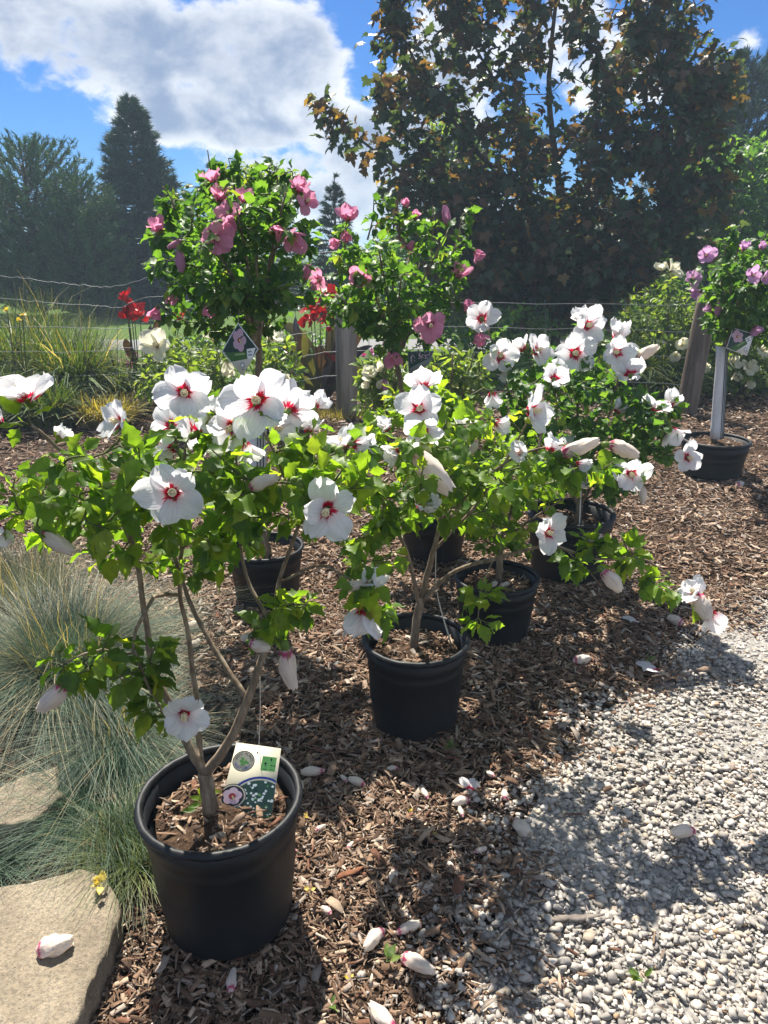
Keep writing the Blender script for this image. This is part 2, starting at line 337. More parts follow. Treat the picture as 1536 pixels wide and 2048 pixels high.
M['canna_red'] = leaf_mat('canna_flower', [(0, (.42, .012, .015)), (1, (.6, .03, .03))], .4, .8, tt=(1, .6, .6))
M['purple'] = leaf_mat('purple_flower', [(0, (.3, .02, .32)), (1, (.5, .06, .45))], .3, 1.0)
M['yellow'] = leaf_mat('yellow_leaf', [(0, (.55, .42, .05)), (1, (.6, .5, .12))], .35, 1.2)
# ---------------------------------------------------------------- the setting: ground sheets
def sheet(name, pts, z, mat, sub=0):
    mb = MB(); P = np.asarray(pts, float); V = np.column_stack([P[:, 0], P[:, 1], np.full(len(P), z)])
    mb.add(V, np.arange(len(P))[None]); return struct(obj(name, mb.mesh(name, mat)))
ground = sheet('ground', [(-900, -60), (900, -60), (900, 1600), (-900, 1600)], -0.006, M['mulch'])
lawn = sheet('lawn', [(-900, 7.6), (900, 7.6), (900, 1600), (-900, 1600)], -0.001, M['lawn'])
road = sheet('road', [(-80, 9.6), (80, 12.0), (80, 13.4), (-80, 10.8)], 0.004, M['road'])
edge_px = [(1700, 1090), (1536, 1180), (1370, 1270), (1220, 1390), (1090, 1500), (1000, 1640), (945, 1800), (905, 1940), (870, 2048), (830, 2200)]
edge = np.array([gnd(*p)[:2] for p in edge_px])
gravel = sheet('gravel_path', [tuple(p + np.array([.05, -.03])) for p in edge] + [(0.2, .2), (6, .2), (6, 3.2), (tuple(edge[0])[0] + 1.5, tuple(edge[0])[1] + .9)], 0.006, M['gravel_bed'])
def edge_dist(P):
    """signed distance from the path's edge, positive on the gravel side"""
    best = np.full(len(P), 1e9); sg = np.ones(len(P))
    for a, b in zip(edge[:-1], edge[1:]):
        ab = b - a; t = np.clip(((P - a) @ ab) / (ab @ ab), 0, 1); q = a + t[:, None] * ab
        d = np.linalg.norm(P - q, axis=1); cr = ab[0] * (P[:, 1] - a[1]) - ab[1] * (P[:, 0] - a[0])
        m = d < best; best = np.where(m, d, best); sg = np.where(m, np.sign(cr), sg)
    return best * sg

# ---------------------------------------------------------------- leaf, petal and bud templates
def leaf_template(seed, kind='hibiscus'):
    r = np.random.default_rng(seed)
    if kind == 'hibiscus':
        half = [(.015, 0), (.22, .14), (.32, .28), (.25, .36), (.36, .48), (.24, .6), (.2, .74), (.09, .82), (0.01, 1.0)]
    elif kind == 'plain':
        half = [(.015, 0), (.16, .15), (.24, .38), (.2, .62), (.1, .82), (.01, 1.0)]
    half = np.array(half); half[1:-1, 0] *= r.uniform(.85, 1.2); n = len(half)
    y = half[:, 1]; fold = r.uniform(.15, .55); curl = r.uniform(.1, .6)
    def z(x, yy): return fold * np.abs(x) - curl * yy ** 2 * .45 + .05 * np.sin(9 * yy + 6 * x + seed)
    mid = np.stack([0 * y, y, z(0 * y, y)], 1)
    L = np.stack([-half[:, 0], y, z(-half[:, 0], y) + r.normal(0, .025, n)], 1)
    Rr = np.stack([half[:, 0], y, z(half[:, 0], y) + r.normal(0, .025, n)], 1)
    V = np.concatenate([L, mid, Rr, [[-.012, -.28, .03], [.012, -.28, .03], [.012, .01, 0], [-.012, .01, 0]]])
    i = np.arange(n - 1)
    F = np.concatenate([np.stack([i, i + n, i + n + 1, i + 1], 1), np.stack([i + n, i + 2 * n, i + 2 * n + 1, i + n + 1], 1), [[3 * n, 3 * n + 1, 3 * n + 2, 3 * n + 3]]])
    return V, [F]
def maple_template(seed):
    r = np.random.default_rng(seed)
    pol = [(0, .0), (.18, -.12), (.46, -.05), (.36, .12), (.62, .34), (.4, .42), (.42, .58), (.2, .52), (.17, .74), (0.0, 1.02)]
    R_ = [(x * r.uniform(.85, 1.1), y) for x, y in pol]; L_ = [(-x * r.uniform(.85, 1.1), y) for x, y in pol[1:-1]][::-1]
    P = np.array(R_ + L_); c1, c2 = r.uniform(.2, 1.0), r.uniform(-.2, .9)
    z = -c1 * (P[:, 1] - .3) ** 2 * .7 - c2 * P[:, 0] ** 2 * .9 + r.normal(0, .04, len(P))
    V = np.vstack([np.column_stack([P, z]), [[0, .3, .05]]]); n = len(P)
    F = np.array([[i, (i + 1) % n, n] for i in range(n)])
    V = np.vstack([V, [[-.01, -.5, .02], [.01, -.5, .02], [0, 0.02, 0]]]); F = np.vstack([F, [[n + 1, n + 2, n + 3]]])
    return V, [F]
def far_template(seed):
    r = np.random.default_rng(seed); f = r.uniform(.05, .2); w = r.uniform(.24, .34)
    return np.array([(0, 0, 0), (w, .45, f), (0, 1, -.12), (-w, .45, f), (0, .5, 0)]), [np.array([(0, 1, 4), (1, 2, 4), (2, 3, 4), (3, 0, 4)])]
FARL = [far_template(s + 90) for s in range(5)]
LEAF = [leaf_template(s) for s in range(8)]
PLAIN = [leaf_template(s + 30, 'plain') for s in range(5)]
MAPLE = [maple_template(s + 60) for s in range(8)]
def tmesh(name, T, mat, smooth_=False):
    return MB().add(*T).mesh(name, mat, smooth_, extra=False)

def petal_template(seed, opening, width=.345, ruffle=.08, nu=8, nv=7):
    """petal of unit length along +X from the flower's centre, flower axis +Z"""
    r = np.random.default_rng(seed); u = np.linspace(0, 1, nu); v = np.linspace(-1, 1, nv); U, Vv = np.meshgrid(u, v, indexing='ij')
    w = width * np.sin(np.pi * .5 * np.clip(U / .68, 0, 1)) ** .8 * np.where(U > .62, np.sqrt(np.clip(1.02 - ((U - .62) / .385) ** 2, 0.04, 1)), 1) + .05
    a = np.cumsum(np.full(nu, 1 / (nu - 1))) - 1 / (nu - 1)
    ang = opening + (1 - u) * -.45 + u ** 2 * r.uniform(.05, .45)        # from axis: opens outwards
    dr = np.concatenate([[0], np.sin((ang[1:] + ang[:-1]) / 2) / (nu - 1)]); dz = np.concatenate([[0], np.cos((ang[1:] + ang[:-1]) / 2) / (nu - 1)])
    rho = np.cumsum(dr)[:, None] + 0 * Vv; z = np.cumsum(dz)[:, None] + 0 * Vv
    ph = r.uniform(0, 6.3, 3); ruf = ruffle * U ** 2 * (np.sin(Vv * 4.2 + ph[0]) + .7 * np.sin(Vv * 7 + ph[1] + U * 3) + .5 * np.sin(U * 9 + ph[2]) * Vv)
    z = z + ruf + .035 * np.cos(Vv * 8 + ph[2]) * U * (1 - .4 * U) + .05 * Vv - .10 * (np.abs(Vv) ** 2) * U * r.uniform(-.6, 1)
    rho = rho + .03 * np.sin(Vv * 5 + ph[1]) * U ** 3
    y = w * Vv * (1 + .06 * np.sin(U * 7 + ph[0])) + .05 * np.sin(ph[1]) * U ** 2
    V = np.stack([rho, y, z], -1).reshape(-1, 3); uv = np.stack([U, Vv * .5 + .5], -1).reshape(-1, 2)
    return V, grid_faces(nu, nv), uv
def petal_mesh(seed, opening, mat, **k):
    V, F, uv = petal_template(seed, opening, **k); return MB().add(V, F, uv).mesh('petal', mat, True)
PET = {}
def petals(kind, opn):
    key = (kind, opn)
    if key not in PET:
        o = {'open': 1.2, 'wide': 1.42, 'half': .72, 'bell': .5}[opn]
        PET[key] = [petal_mesh(i * 7 + hash_(opn), o + .05 * (i % 3 - 1), M[kind], ruffle=.06 if opn != 'bell' else .085) for i in range(6)]
    return PET[key]
def hash_(s): return sum(ord(c) * (i + 3) for i, c in enumerate(s)) % 97
def column_mesh(mat):
    mb = MB(); r = np.random.default_rng(5)
    mb.add(*tube([(0, 0, 0), (0, 0, .18), (0.01, 0, .36), (.02, 0, .5)], [.06, .05, .045, .02], 6))
    oc = np.array([(1, 0, 0), (-1, 0, 0), (0, 1, 0), (0, -1, 0), (0, 0, 1), (0, 0, -1)]) * .036
    of = np.array([(0, 2, 4), (2, 1, 4), (1, 3, 4), (3, 0, 4), (2, 0, 5), (1, 2, 5), (3, 1, 5), (0, 3, 5)])
    for i in range(34):
        a = i * 2.4; h = .2 + .3 * i / 34; mb.add(oc * r.uniform(.7, 1.1) + [math.cos(a) * .085, math.sin(a) * .085, h], of)
    for i in range(5):
        a = i * 1.257; mb.add(*tube([(0.02, 0, .48), (.02 + .05 * math.cos(a), .05 * math.sin(a), .56)], [.008, .012], 4))
    return mb.mesh('stamen_column', mat, True, extra=False)
def calyx_mesh(mat):
    mb = MB(); V, F = lathe([(.02, -.2), (.075, -.17), (.1, -.08), (.1, 0.02), (.085, .1)], 10); mb.add(V, F)
    for i in range(5):
        a = i * 1.2566; c, s = math.cos(a), math.sin(a); t = np.array([-s, c, 0]); o = np.array([c, s, 0])
        mb.add([o * .09 - t * .06 + [0, 0, .04], o * .09 + t * .06 + [0, 0, .04], o * .17 + t * .03 + [0, 0, .16], o * .2 + [0, 0, .24], o * .17 - t * .03 + [0, 0, .16]], np.array([[0, 1, 2, 3, 4]]))
    for i in range(6):
        a = i * 1.05 + .3; c, s = math.cos(a), math.sin(a); o = np.array([c, s, 0]); t = np.array([-s, c, 0])
        mb.add([o * .05 - t * .015 + [0, 0, -.15], o * .05 + t * .015 + [0, 0, -.15], o * .2 + [0, 0, -.05]], np.array([[0, 1, 2]]))
    return mb.mesh('calyx', mat, True, extra=False)
def spent_template(seed, nu=9, nv=15):
    """a closed, rolled-up bloom of unit length along +Z"""
    r = np.random.default_rng(seed); u = np.linspace(0, 1, nu); a = np.linspace(0, 2 * np.pi, nv)
    U, A = np.meshgrid(u, a, indexing='ij'); tw = r.uniform(1, 2.2); fl = r.uniform(.3, .6)
    prof = (.05 + .17 * np.sin(np.pi * np.clip(U, 0, 1) ** r.uniform(.7, 1.1) * .93) ** .8) * r.uniform(.8, 1.2)
    rad = prof * (1 + fl * np.abs(np.sin(2.5 * A + tw * U * 3)) - fl * .5 + .08 * np.sin(7 * U + 3 * A))
    bend = r.uniform(-.22, .22)
    V = np.stack([rad * np.cos(A) + bend * U ** 2, rad * np.sin(A), U + .04 * np.sin(5 * A) * (U > .9)], -1).reshape(-1, 3)
    uv = np.stack([U, A / 6.283], -1).reshape(-1, 2)
    return V, grid_faces(nu, nv), uv
SPENT = {}
def spent_mesh(i, mat):
    if (i, mat) not in SPENT: SPENT[(i, mat)] = MB().add(*spent_template(i)).mesh('closed_petals', M[mat], True)
    return SPENT[(i, mat)]
COLUMN = column_mesh(M['stamen']); CALYX = calyx_mesh(M['sepal'])
bv, bf = lathe([(.02, 0), (.26, .12), (.36, .36), (.3, .66), (.12, .92), (.01, 1.0)], 8); BUD = MB().add(bv, bf).mesh('bud', M['bud'], True, extra=False)
LEAFM = {}
def leaf_meshes(kind, mat):
    if (kind, mat) not in LEAFM: LEAFM[(kind, mat)] = [tmesh('leaf', T, M[mat], kind == 'maple') for T in {'hib': LEAF, 'plain': PLAIN, 'maple': MAPLE, 'far': FARL}[kind]]
    return LEAFM[(kind, mat)]

def emit_leaves(root, origin, T, R, S, kind, mat, nparts, rng, stuffname='foliage'):
    """the nparts leaves that show largest become objects; the rest are joined"""
    T = np.asarray(T); R = np.asarray(R); S = np.asarray(S); tm = {'hib': LEAF, 'plain': PLAIN, 'maple': MAPLE, 'far': FARL}[kind]; ms = leaf_meshes(kind, mat)
    k = rng.integers(0, len(tm), len(T)); d = np.linalg.norm(T - [0, 0, CAM_H], axis=1)
    order = np.argsort(d / S); parts = order[:nparts]; rest = order[nparts:]
    for i in parts: obj('leaf', ms[k[i]], root, mat4=mat4(R[i], T[i] - origin, S[i]))
    if len(rest):
        mb = MB()
        for j, t in enumerate(tm):
            q = rest[k[rest] == j]
            if len(q): V, F = inst(t[0], t[1], R[q], T[q] - origin, S[q]); mb.add(V, F)
        stuff(obj(stuffname, mb.mesh(stuffname, M[mat], kind == 'maple', extra=False), root))

def cam_dir(f):
    """(right, up, towards camera) to world"""
    return unit(np.array([f[0], -f[2], f[1]]))
def add_flower(root, origin, p, diam, facing, typ, kind, rng, np_=5):
    """returns the point where its stalk ends"""
    ax = cam_dir(facing); hint = unit(np.cross(ax, rng.normal(0, 1, 3))); X = hint; Yv = np.cross(ax, X); R = np.stack([X, Yv, ax], -1)
    if typ == 'closed':
        L = diam; base = p - ax * L * .5; s = L
        o = obj('spent_flower', spent_mesh(int(rng.integers(0, 6)), 'spent' if kind in ('petal', 'petal_cream') else 'spent_pink'), root, mat4=mat4(R, base - origin, s))
        obj('calyx', CALYX, o, mat4=mat4(np.eye(3), np.array([0, 0, .05]), 1.0)); return base
    r = diam * (.49 if typ in ('open', 'wide') else .57)
    base = p - ax * r * (.2 if typ in ('open', 'wide') else .45)
    o = obj('flower', CALYX, root, mat4=mat4(R, base - origin, r))
    pm = petals(kind, typ if typ in ('open', 'wide', 'half', 'bell') else 'open'); a0 = rng.uniform(0, 6.28)
    for i in range(np_):
        a = a0 + i * 2 * math.pi / np_ + rng.normal(0, .1); tilt = rng.normal(-.05, .2)
        Rm = Matrix.Rotation(a, 4, 'Z') @ Matrix.Rotation(tilt, 4, 'Y') @ Matrix.Scale(rng.uniform(.88, 1.1), 4)
        obj('petal', pm[int(rng.integers(0, 6))], o, mat4=Rm)
    if np_ > 5:
        for i in range(5):
            Rm = Matrix.Rotation(rng.uniform(0, 6.28), 4, 'Z') @ Matrix.Rotation(-.45 + rng.normal(0, .1), 4, 'Y') @ Matrix.Scale(rng.uniform(.5, .7), 4)
            obj('petal', pm[int(rng.integers(0, 6))], o, mat4=Rm)
    obj('stamen_column', COLUMN, o); return base

def ell(rng, n, px, py, rx, ry, Y, dY, shell=0.0):
    out = []
    while len(out) < n:
        q = rng.uniform(-1, 1, 3); l = np.linalg.norm(q)
        if l > 1 or l < shell: continue
        out.append(at(px + q[0] * rx, py + q[1] * ry, Y + q[2] * dY))
    return out

def shrub(name, label, cat, group, base, limbs, targets, flowers, leaf=.055, leafmat='leaf', nparts=300, seed=1, per=5, petal='petal', bud_p=.3, kind='hib', droop=.35,
          npetal=5, twig_r=.0016, spread=.5, barkmat='bark', step=.03, tipn=3, budsize=.016, minz=None, loose=0.0):
    """limbs: list of (points in world, r0, r1); targets: twig ends; flowers: (world point, diameter, facing, type)"""
    rng = np.random.default_rng(seed); origin = np.asarray(base, float); root = tag(empty(name, origin), label, cat, group)
    nodes = []; tans = []
    for i, (pts, r0, r1) in enumerate(limbs):
        n = max(6, int(np.sum(np.linalg.norm(np.diff(np.asarray(pts), axis=0), axis=1)) / step)); P = spline(pts, n)
        if n > 8: P[1:-1] += rng.normal(0, r1 * .35, P[1:-1].shape)
        V, F = tube(P - origin, [r0, (r0 + r1) / 2, r1], 8 if r0 > .006 else 6, rough=.12, rng=rng)
        obj('trunk' if i == 0 else 'branch', MB().add(V, F).mesh('branch', M[barkmat], True, extra=False), root)
        k = 0 if i else max(0, n - 3); nodes += list(P[k:]); tans += list(unit(np.gradient(P, axis=0))[k:])
    nodes = np.array(nodes); tans = np.array(tans)
    ends = []
    for (p, diam, facing, typ) in flowers:
        b = add_flower(root, origin, np.asarray(p), diam, facing, typ, petal, rng, npetal); ends.append((b, cam_dir(facing), True))
    for t in targets: ends.append((np.asarray(t), None, False))
    d0 = [np.min(np.linalg.norm(nodes - e[0], axis=1)) for e in ends]
    tw = MB(); LT, LD, LN = [], [], []
    for ei in np.argsort(d0):
        e, ax, isf = ends[ei]; dv = e - nodes; d = np.linalg.norm(dv, axis=1)
        cost = d * (1 + .9 * np.clip(-dv[:, 2] / (d + 1e-6), 0, 1)) * (1 + .35 * np.clip(-(tans * dv).sum(1) / (d + 1e-6), 0, 1)); j = int(np.argmin(cost))
        a, ta = nodes[j], tans[j]; L = d[j]
        if L < .012: continue
        mid = a + ta * L * .35 + np.array([0, 0, .08 * L]); m2 = (e - ax * L * .3) if isf else (a + e) / 2 + (e - a) * .15 + rng.normal(0, .05 * L, 3)
        n = min(14, max(4, int(L / (.025 if leaf < .07 else .06)))); t = np.linspace(0, 1, n)[:, None]
        P = (1 - t) ** 3 * a + 3 * (1 - t) ** 2 * t * mid + 3 * (1 - t) * t * t * m2 + t ** 3 * e
        V, F = tube(P - origin, [twig_r * 1.35, twig_r * .8], 4 if leaf < .056 else 3, cap=False); tw.add(V, F)
        tn = unit(np.gradient(P, axis=0)); nodes = np.vstack([nodes, P[2:-1]]); tans = np.vstack([tans, tn[2:-1]])
        nl = max(2, int(round(per * min(1.6, .5 + L / (leaf * 3))))) if not isf else max(2, per - 2)
        ph = rng.uniform(0, 6.28)
        for q in range(nl + (tipn if not isf else 0)):
            f = (rng.uniform(.3, .95) if not isf else rng.uniform(.15, .7)) if q < nl else rng.uniform(.9, 1.0)
            x = P[min(n - 1, int(f * (n - 1)))]; tt = tn[min(n - 1, int(f * (n - 1)))]; ph += 2.4 + rng.normal(0, .4)
            u = unit(np.cross(tt, [.2, .3, .9])); w = np.cross(tt, u); side = u * math.cos(ph) + w * math.sin(ph)
            dd = unit(side * (.9 if q < nl else spread) + tt * .55 + np.array([0, 0, -droop]) + rng.normal(0, .22, 3))
            nn = unit(np.array([0, 0, 1.0]) + tt * .3 + rng.normal(0, .45, 3))
            LT.append(x + dd * leaf * .3 + (rng.normal(0, loose, 3) if loose else 0)); LD.append(dd); LN.append(nn)
        if not isf and rng.random() < bud_p:
            for b in range(int(rng.integers(1, 4))):
                bd = unit(tn[-1] + rng.normal(0, .45, 3)); Rb = np.stack([unit(np.cross(bd, [.1, .2, 1.])), np.cross(bd, unit(np.cross(bd, [.1, .2, 1.]))), bd], -1)
                obj('bud', BUD, root, mat4=mat4(Rb, e - origin + bd * .004 * b, budsize * rng.uniform(.7, 1.35)))
    if tw.n: stuff(obj('twigs', tw.mesh('twigs', M['twig' if barkmat == 'bark' else barkmat], True, extra=False), root))
    LT, LD, LN = np.array(LT), np.array(LD), np.array(LN); S = leaf * rng.uniform(.6, 1.25, len(LT))
    if minz is not None:
        k = LT[:, 2] > minz; LT, LD, LN, S = LT[k], LD[k], LN[k], S[k]
    emit_leaves(root, origin, LT, frames(LD, LN), S, kind, leafmat, nparts, rng)
    return root

# ---------------------------------------------------------------- nursery pots
def pot(label, cx, ry, Y, wpx, soil_drop=.055, taper=.8, seed=0, name='nursery_pot'):
    c = at(cx, ry, Y); h = c[2]; rt = wpx * mpp(c) / 2; rb = rt * taper; rng = np.random.default_rng(seed)
    root = tag(empty(name, (c[0], c[1], 0)), label, 'pot', 'black nursery pots on the mulch')
    k = rt / .15; w = .004
    outp = [(0.001, .003), (rb * .94, .003), (rb, .012), (rb + (rt - rb) * .06 + .0015, h * .06), (rb + (rt - rb) * .08, h * .075), (rb + (rt - rb) * .45, h * .45), (rt - .0135 * k, h - .085 * k), (rt - .0115 * k, h - .083 * k), (rt - .0125 * k, h - .072 * k), (rt - .012 * k, h - .055 * k), (rt - .006 * k, h - .05 * k), (rt - .004 * k, h - .016)]
    inn = [(rt - .014 * k, h - .016), (rt - .015 * k, h - .05 * k), (rt - .02 * k, h - .056 * k), (rt - .022 * k, h - .075 * k), (rt - .026 * k, h - .078 * k), (rb + (rt - rb) * .4 - w, h * .4), (rb - w, .02), (.001, .02)]
    V, F = lathe(outp + inn, 48); obj('wall', MB().add(V, F).mesh('wall', M['pot'], True, extra=False), root)
    ang = np.linspace(0, 2 * np.pi, 9)[:-1]; rimp = [(rt - .004 * k + .0075 * k * math.cos(a), h - .008 + .0085 * k * math.sin(a)) for a in ang]
    V, F = lathe(rimp + [rimp[0]], 56); V += rng.normal(0, .0006, V.shape); obj('rim', MB().add(V, F).mesh('rim', M['pot'], True, extra=False), root)
    zs = h - soil_drop; rs = rt - .03 * k
    g = 26; xs = np.linspace(-1, 1, g); X, Yg = np.meshgrid(xs, xs); rr = np.maximum(np.abs(X), np.abs(Yg)); ln = np.sqrt(X ** 2 + Yg ** 2) + 1e-9
    X, Yg = X * rr / ln * rs, Yg * rr / ln * rs
    Z = zs + .008 * np.sin(X * 40 + seed) * np.cos(Yg * 37) + .01 * (1 - (X ** 2 + Yg ** 2) / rs ** 2) + rng.normal(0, .002, X.shape)
    so_ = obj('soil', MB().add(np.stack([X, Yg, Z], -1).reshape(-1, 3), grid_faces(g, g)).mesh('soil', M['soil'], True, extra=False), root)
    n = 420 if wpx > 150 else 160; a = rng.uniform(0, 6.28, n); q = np.sqrt(rng.random(n)) * rs * .96
    T = np.stack([q * np.cos(a), q * np.sin(a), zs + rng.uniform(.004, .02, n)], 1)
    stuff(obj('bark_bits', chips_merge(T, rng, .011, .036), so_))
    return root, np.array([c[0], c[1], zs]), h, rt

# ---------------------------------------------------------------- bark chips and stones
def chip_template(seed):
    r = np.random.default_rng(seed); w = r.uniform(.08, .2) if seed % 4 else r.uniform(.28, .45); t = r.uniform(.03, .08); b = r.uniform(-.12, .12)
    x = np.array([-.5, -.1 + r.normal(0, .08), .5]); hw = np.array([w * r.uniform(.4, 1), w, w * r.uniform(.25, .9)]); zb = np.array([0, b, 0])
    V = []
    for i in range(3):
        for s in (-1, 1):
            V.append((x[i] + r.normal(0, .05), s * hw[i] * .5 + r.normal(0, .03), zb[i] + t * (.5 if i == 1 else .35) + r.normal(0, .02)))
        for s in (-1, 1):
            V.append((x[i] + r.normal(0, .05), s * hw[i] * .5 * 1.05, zb[i] - t * .5))
    V = np.array(V); F = []
    for i in range(2):
        a, c = i * 4, i * 4 + 4; F += [(a, c, c + 1, a + 1), (a, a + 2, c + 2, c), (a + 1, c + 1, c + 3, a + 3)]
    F += [(0, 1, 3, 2), (8, 10, 11, 9)]
    return V, [np.array(F)]
CHIP = [chip_template(s) for s in range(14)]
CHIPCOL = np.array([(.1, .064, .043), (.145, .097, .067), (.21, .15, .107), (.31, .245, .185), (.24, .21, .185), (.045, .029, .02), (.115, .058, .038), (.17, .127, .098), (.38, .325, .265)])
CHIPCOL = CHIPCOL * [1.2, 1.14, 1.08]
CHIPW = np.array([.2, .2, .16, .1, .1, .1, .05, .07, .02])
def chip_frames(n, rng, tilt=.28):
    yaw = rng.uniform(0, 6.28, n); D = np.stack([np.cos(yaw), np.sin(yaw), rng.normal(0, tilt, n)], 1); Nn = np.stack([rng.normal(0, tilt * 1.3, n), rng.normal(0, tilt * 1.3, n), np.ones(n)], 1)
    R = frames(D, Nn); return np.stack([R[..., 1], -R[..., 0], R[..., 2]], -1)
def far_chip(seed):
    r = np.random.default_rng(seed); w = r.uniform(.1, .22) if seed % 4 else r.uniform(.28, .45); t = r.uniform(.04, .09)
    V = np.array([(-.5, -w * .4, t), (.5, -w * .3, t * .8), (.5, w * .35, t), (-.5, w * .5, t * .9), (-.52, -w * .5, -t), (.52, -w * .4, -t), (.52, w * .45, -t), (-.52, w * .55, -t)]) * [1, 1, .6]
    return V, [np.array([(0, 1, 2, 3), (4, 5, 1, 0), (2, 6, 7, 3)])]
FARCHIP = [far_chip(s) for s in range(8)]
def chips_merge(T, rng, l0, l1, tilt=.28, dark=1.0, CHIP=None, mb=None):
    CHIP = CHIP or globals()['CHIP']
    n = len(T); R = chip_frames(n, rng, tilt); S = l0 + (l1 - l0) * rng.random(n) ** 2; k = rng.integers(0, len(CHIP), n)
    col = CHIPCOL[rng.choice(len(CHIPCOL), n, p=CHIPW)] * rng.uniform(.7, 1.2, (n, 1)) * dark; join = mb is not None; mb = mb or MB()
    for j, t in enumerate(CHIP):
        q = np.where(k == j)[0]
        if len(q): V, F = inst(t[0], t[1], R[q], T[q], S[q]); mb.add(V, F, col=np.repeat(col[q], len(t[0]), 0))
    return mb if join else mb.mesh('chips', M['chip'], False)
import bmesh
def stone_template(seed):
    r = np.random.default_rng(seed); bm = bmesh.new(); P = unit(r.normal(0, 1, (12, 3))) * r.uniform(.8, 1.15, (12, 1)) * [.58, .44, .24] * r.uniform(.85, 1.15, 3)
    for p in P: bm.verts.new(p)
    bmesh.ops.convex_hull(bm, input=bm.verts); bm.verts.ensure_lookup_table()
    for v in [v for v in bm.verts if not v.link_faces]: bm.verts.remove(v)
    bm.verts.index_update(); V = np.array([v.co[:] for v in bm.verts]); F = np.array([[v.index for v in f.verts] for f in bm.faces if len(f.verts) == 3]); bm.free()
    return V, [F]
STONE = [stone_template(s) for s in range(24)]
# ---------------------------------------------------------------- mulch and gravel on the ground
rng = np.random.default_rng(11)
def in_view(P, margin=1.12):
    c, s = math.cos(PITCH), math.sin(PITCH); d = P[:, 1] * c + CAM_H * s
    return np.abs(P[:, 0]) < d * (768 / FPX) * margin + .05
def scatter(n, y0, y1):
    w = (y1 + .5) * .62 * 1.15; P = np.stack([rng.uniform(-w, w, n), rng.uniform(y0, y1, n)], 1); return P[in_view(P)]
def lumps(P): return .008 * np.sin(P[:, 0] * 9 + 1.3 * np.sin(P[:, 1] * 5)) + .007 * np.sin(P[:, 1] * 11 + P[:, 0] * 3)
slab_px = [(-120, 1812), (0, 1773), (60, 1764), (110, 1750), (178, 1732), (212, 1756), (243, 1812), (222, 1880), (196, 1932), (166, 2000), (128, 2090), (-120, 2260)]
slab2_px = [(-60, 1612), (10, 1568), (60, 1545), (112, 1532), (122, 1585), (70, 1640), (-60, 1662)]
SL_Z, SL2_Z = .085, .1
def poly_in(P, poly):
    ins = np.zeros(len(P), bool); j = len(poly) - 1
    for i in range(len(poly)):
        a, b = poly[i], poly[j]
        c = ((a[1] > P[:, 1]) != (b[1] > P[:, 1])) & (P[:, 0] < (b[0] - a[0]) * (P[:, 1] - a[1]) / (b[1] - a[1] + 1e-12) + a[0]); ins ^= c; j = i
    return ins
slab_w = np.array([gnd(x, y, SL_Z)[:2] for x, y in slab_px]); slab2_w = np.array([gnd(x, y, SL2_Z)[:2] for x, y in slab2_px])
def chip_field(P, l0, l1, zmax, nparts=0):
    d = edge_dist(P) + .05 * np.sin(P[:, 0] * 13) + .04 * np.sin(P[:, 1] * 17); keep = rng.random(len(P)) < np.clip(.75 - d / .2, .022, 1); keep &= ~poly_in(P, slab_w) & ~poly_in(P, slab2_w); P = P[keep]
    T = np.column_stack([P, lumps(P) + rng.uniform(0.002, zmax, len(P))])
    return T
near = chip_field(scatter(86000, .55, 1.7), .012, .05, .02)
near2 = chip_field(scatter(90000, 1.7, 2.9), .012, .05, .02)
far = chip_field(scatter(70000, 2.9, 5.0), .02, .06, .02)
far2 = chip_field(scatter(20000, 5.0, 7.6), .03, .08, .02)
# the 300 chips that show largest are parts of the ground; the rest is one mass
big = scatter(2600, .62, 2.4); big = chip_field(big, 0, 0, .02)[:300]; big[:, 2] += .016
R = chip_frames(len(big), rng, .14); bs = rng.uniform(.034, .056, len(big)) * np.where(rng.random(len(big)) < .05, 1.35, 1)
bigm = []
for j in range(14):
    for c in (0, 1, 2, 3, 4, 6, 7): bigm.append(MB().add(*CHIP[j], col=CHIPCOL[c] * .95).mesh('bark_chip', M['chip'], False))
for i in range(len(big)): obj('bark_chip', bigm[int(rng.integers(0, len(bigm)))], ground, mat4=mat4(R[i], big[i], bs[i]))
mm = MB(); chips_merge(near[::3], rng, .01, .042, mb=mm); near = np.delete(near, np.s_[::3], 0); chips_merge(near, rng, .008, .03, CHIP=FARCHIP, mb=mm); chips_merge(near2, rng, .01, .042, CHIP=FARCHIP, mb=mm); chips_merge(far, rng, .016, .05, CHIP=FARCHIP, mb=mm); chips_merge(far2, rng, .03, .08, CHIP=FARCHIP, mb=mm)
stuff(obj('bark_mulch', mm.mesh('bark_mulch', M['chip'], False), ground))

STONECOL = np.array([(.43, .405, .375), (.36, .34, .32), (.52, .495, .465), (.28, .265, .25), (.41, .355, .29), (.22, .21, .2), (.36, .25, .16)]); STONECOL = STONECOL * [.98, .965, .95]; STONEW = np.array([.28, .25, .16, .14, .1, .06, .01])
def stones_merge(T, S, rng):
    n = len(T); yaw = rng.uniform(0, 6.28, n); D = np.stack([np.cos(yaw), np.sin(yaw), rng.normal(0, .2, n)], 1); Nn = np.stack([rng.normal(0, .25, n), rng.normal(0, .25, n), np.ones(n)], 1)
    R = frames(D, Nn); R = np.stack([R[..., 1], -R[..., 0], R[..., 2]], -1); k = rng.integers(0, len(STONE), n)
    col = STONECOL[rng.choice(7, n, p=STONEW)] * rng.uniform(.85, 1.12, (n, 1)); return R, k, col
def stone_field(n, y0, y1, pmin=.0):
    P = scatter(n, y0, y1); d = edge_dist(P) + .05 * np.sin(P[:, 0] * 13) + .04 * np.sin(P[:, 1] * 17)
    keep = rng.random(len(P)) < np.clip(.4 + d / .2, np.where(d > -.5, .012, .001), 1); keep &= ~poly_in(P, slab_w) & (P[:, 0] > -.6); P = P[keep]
    return np.column_stack([P, lumps(P) * .35 + .006 + rng.uniform(0, .008, len(P))])
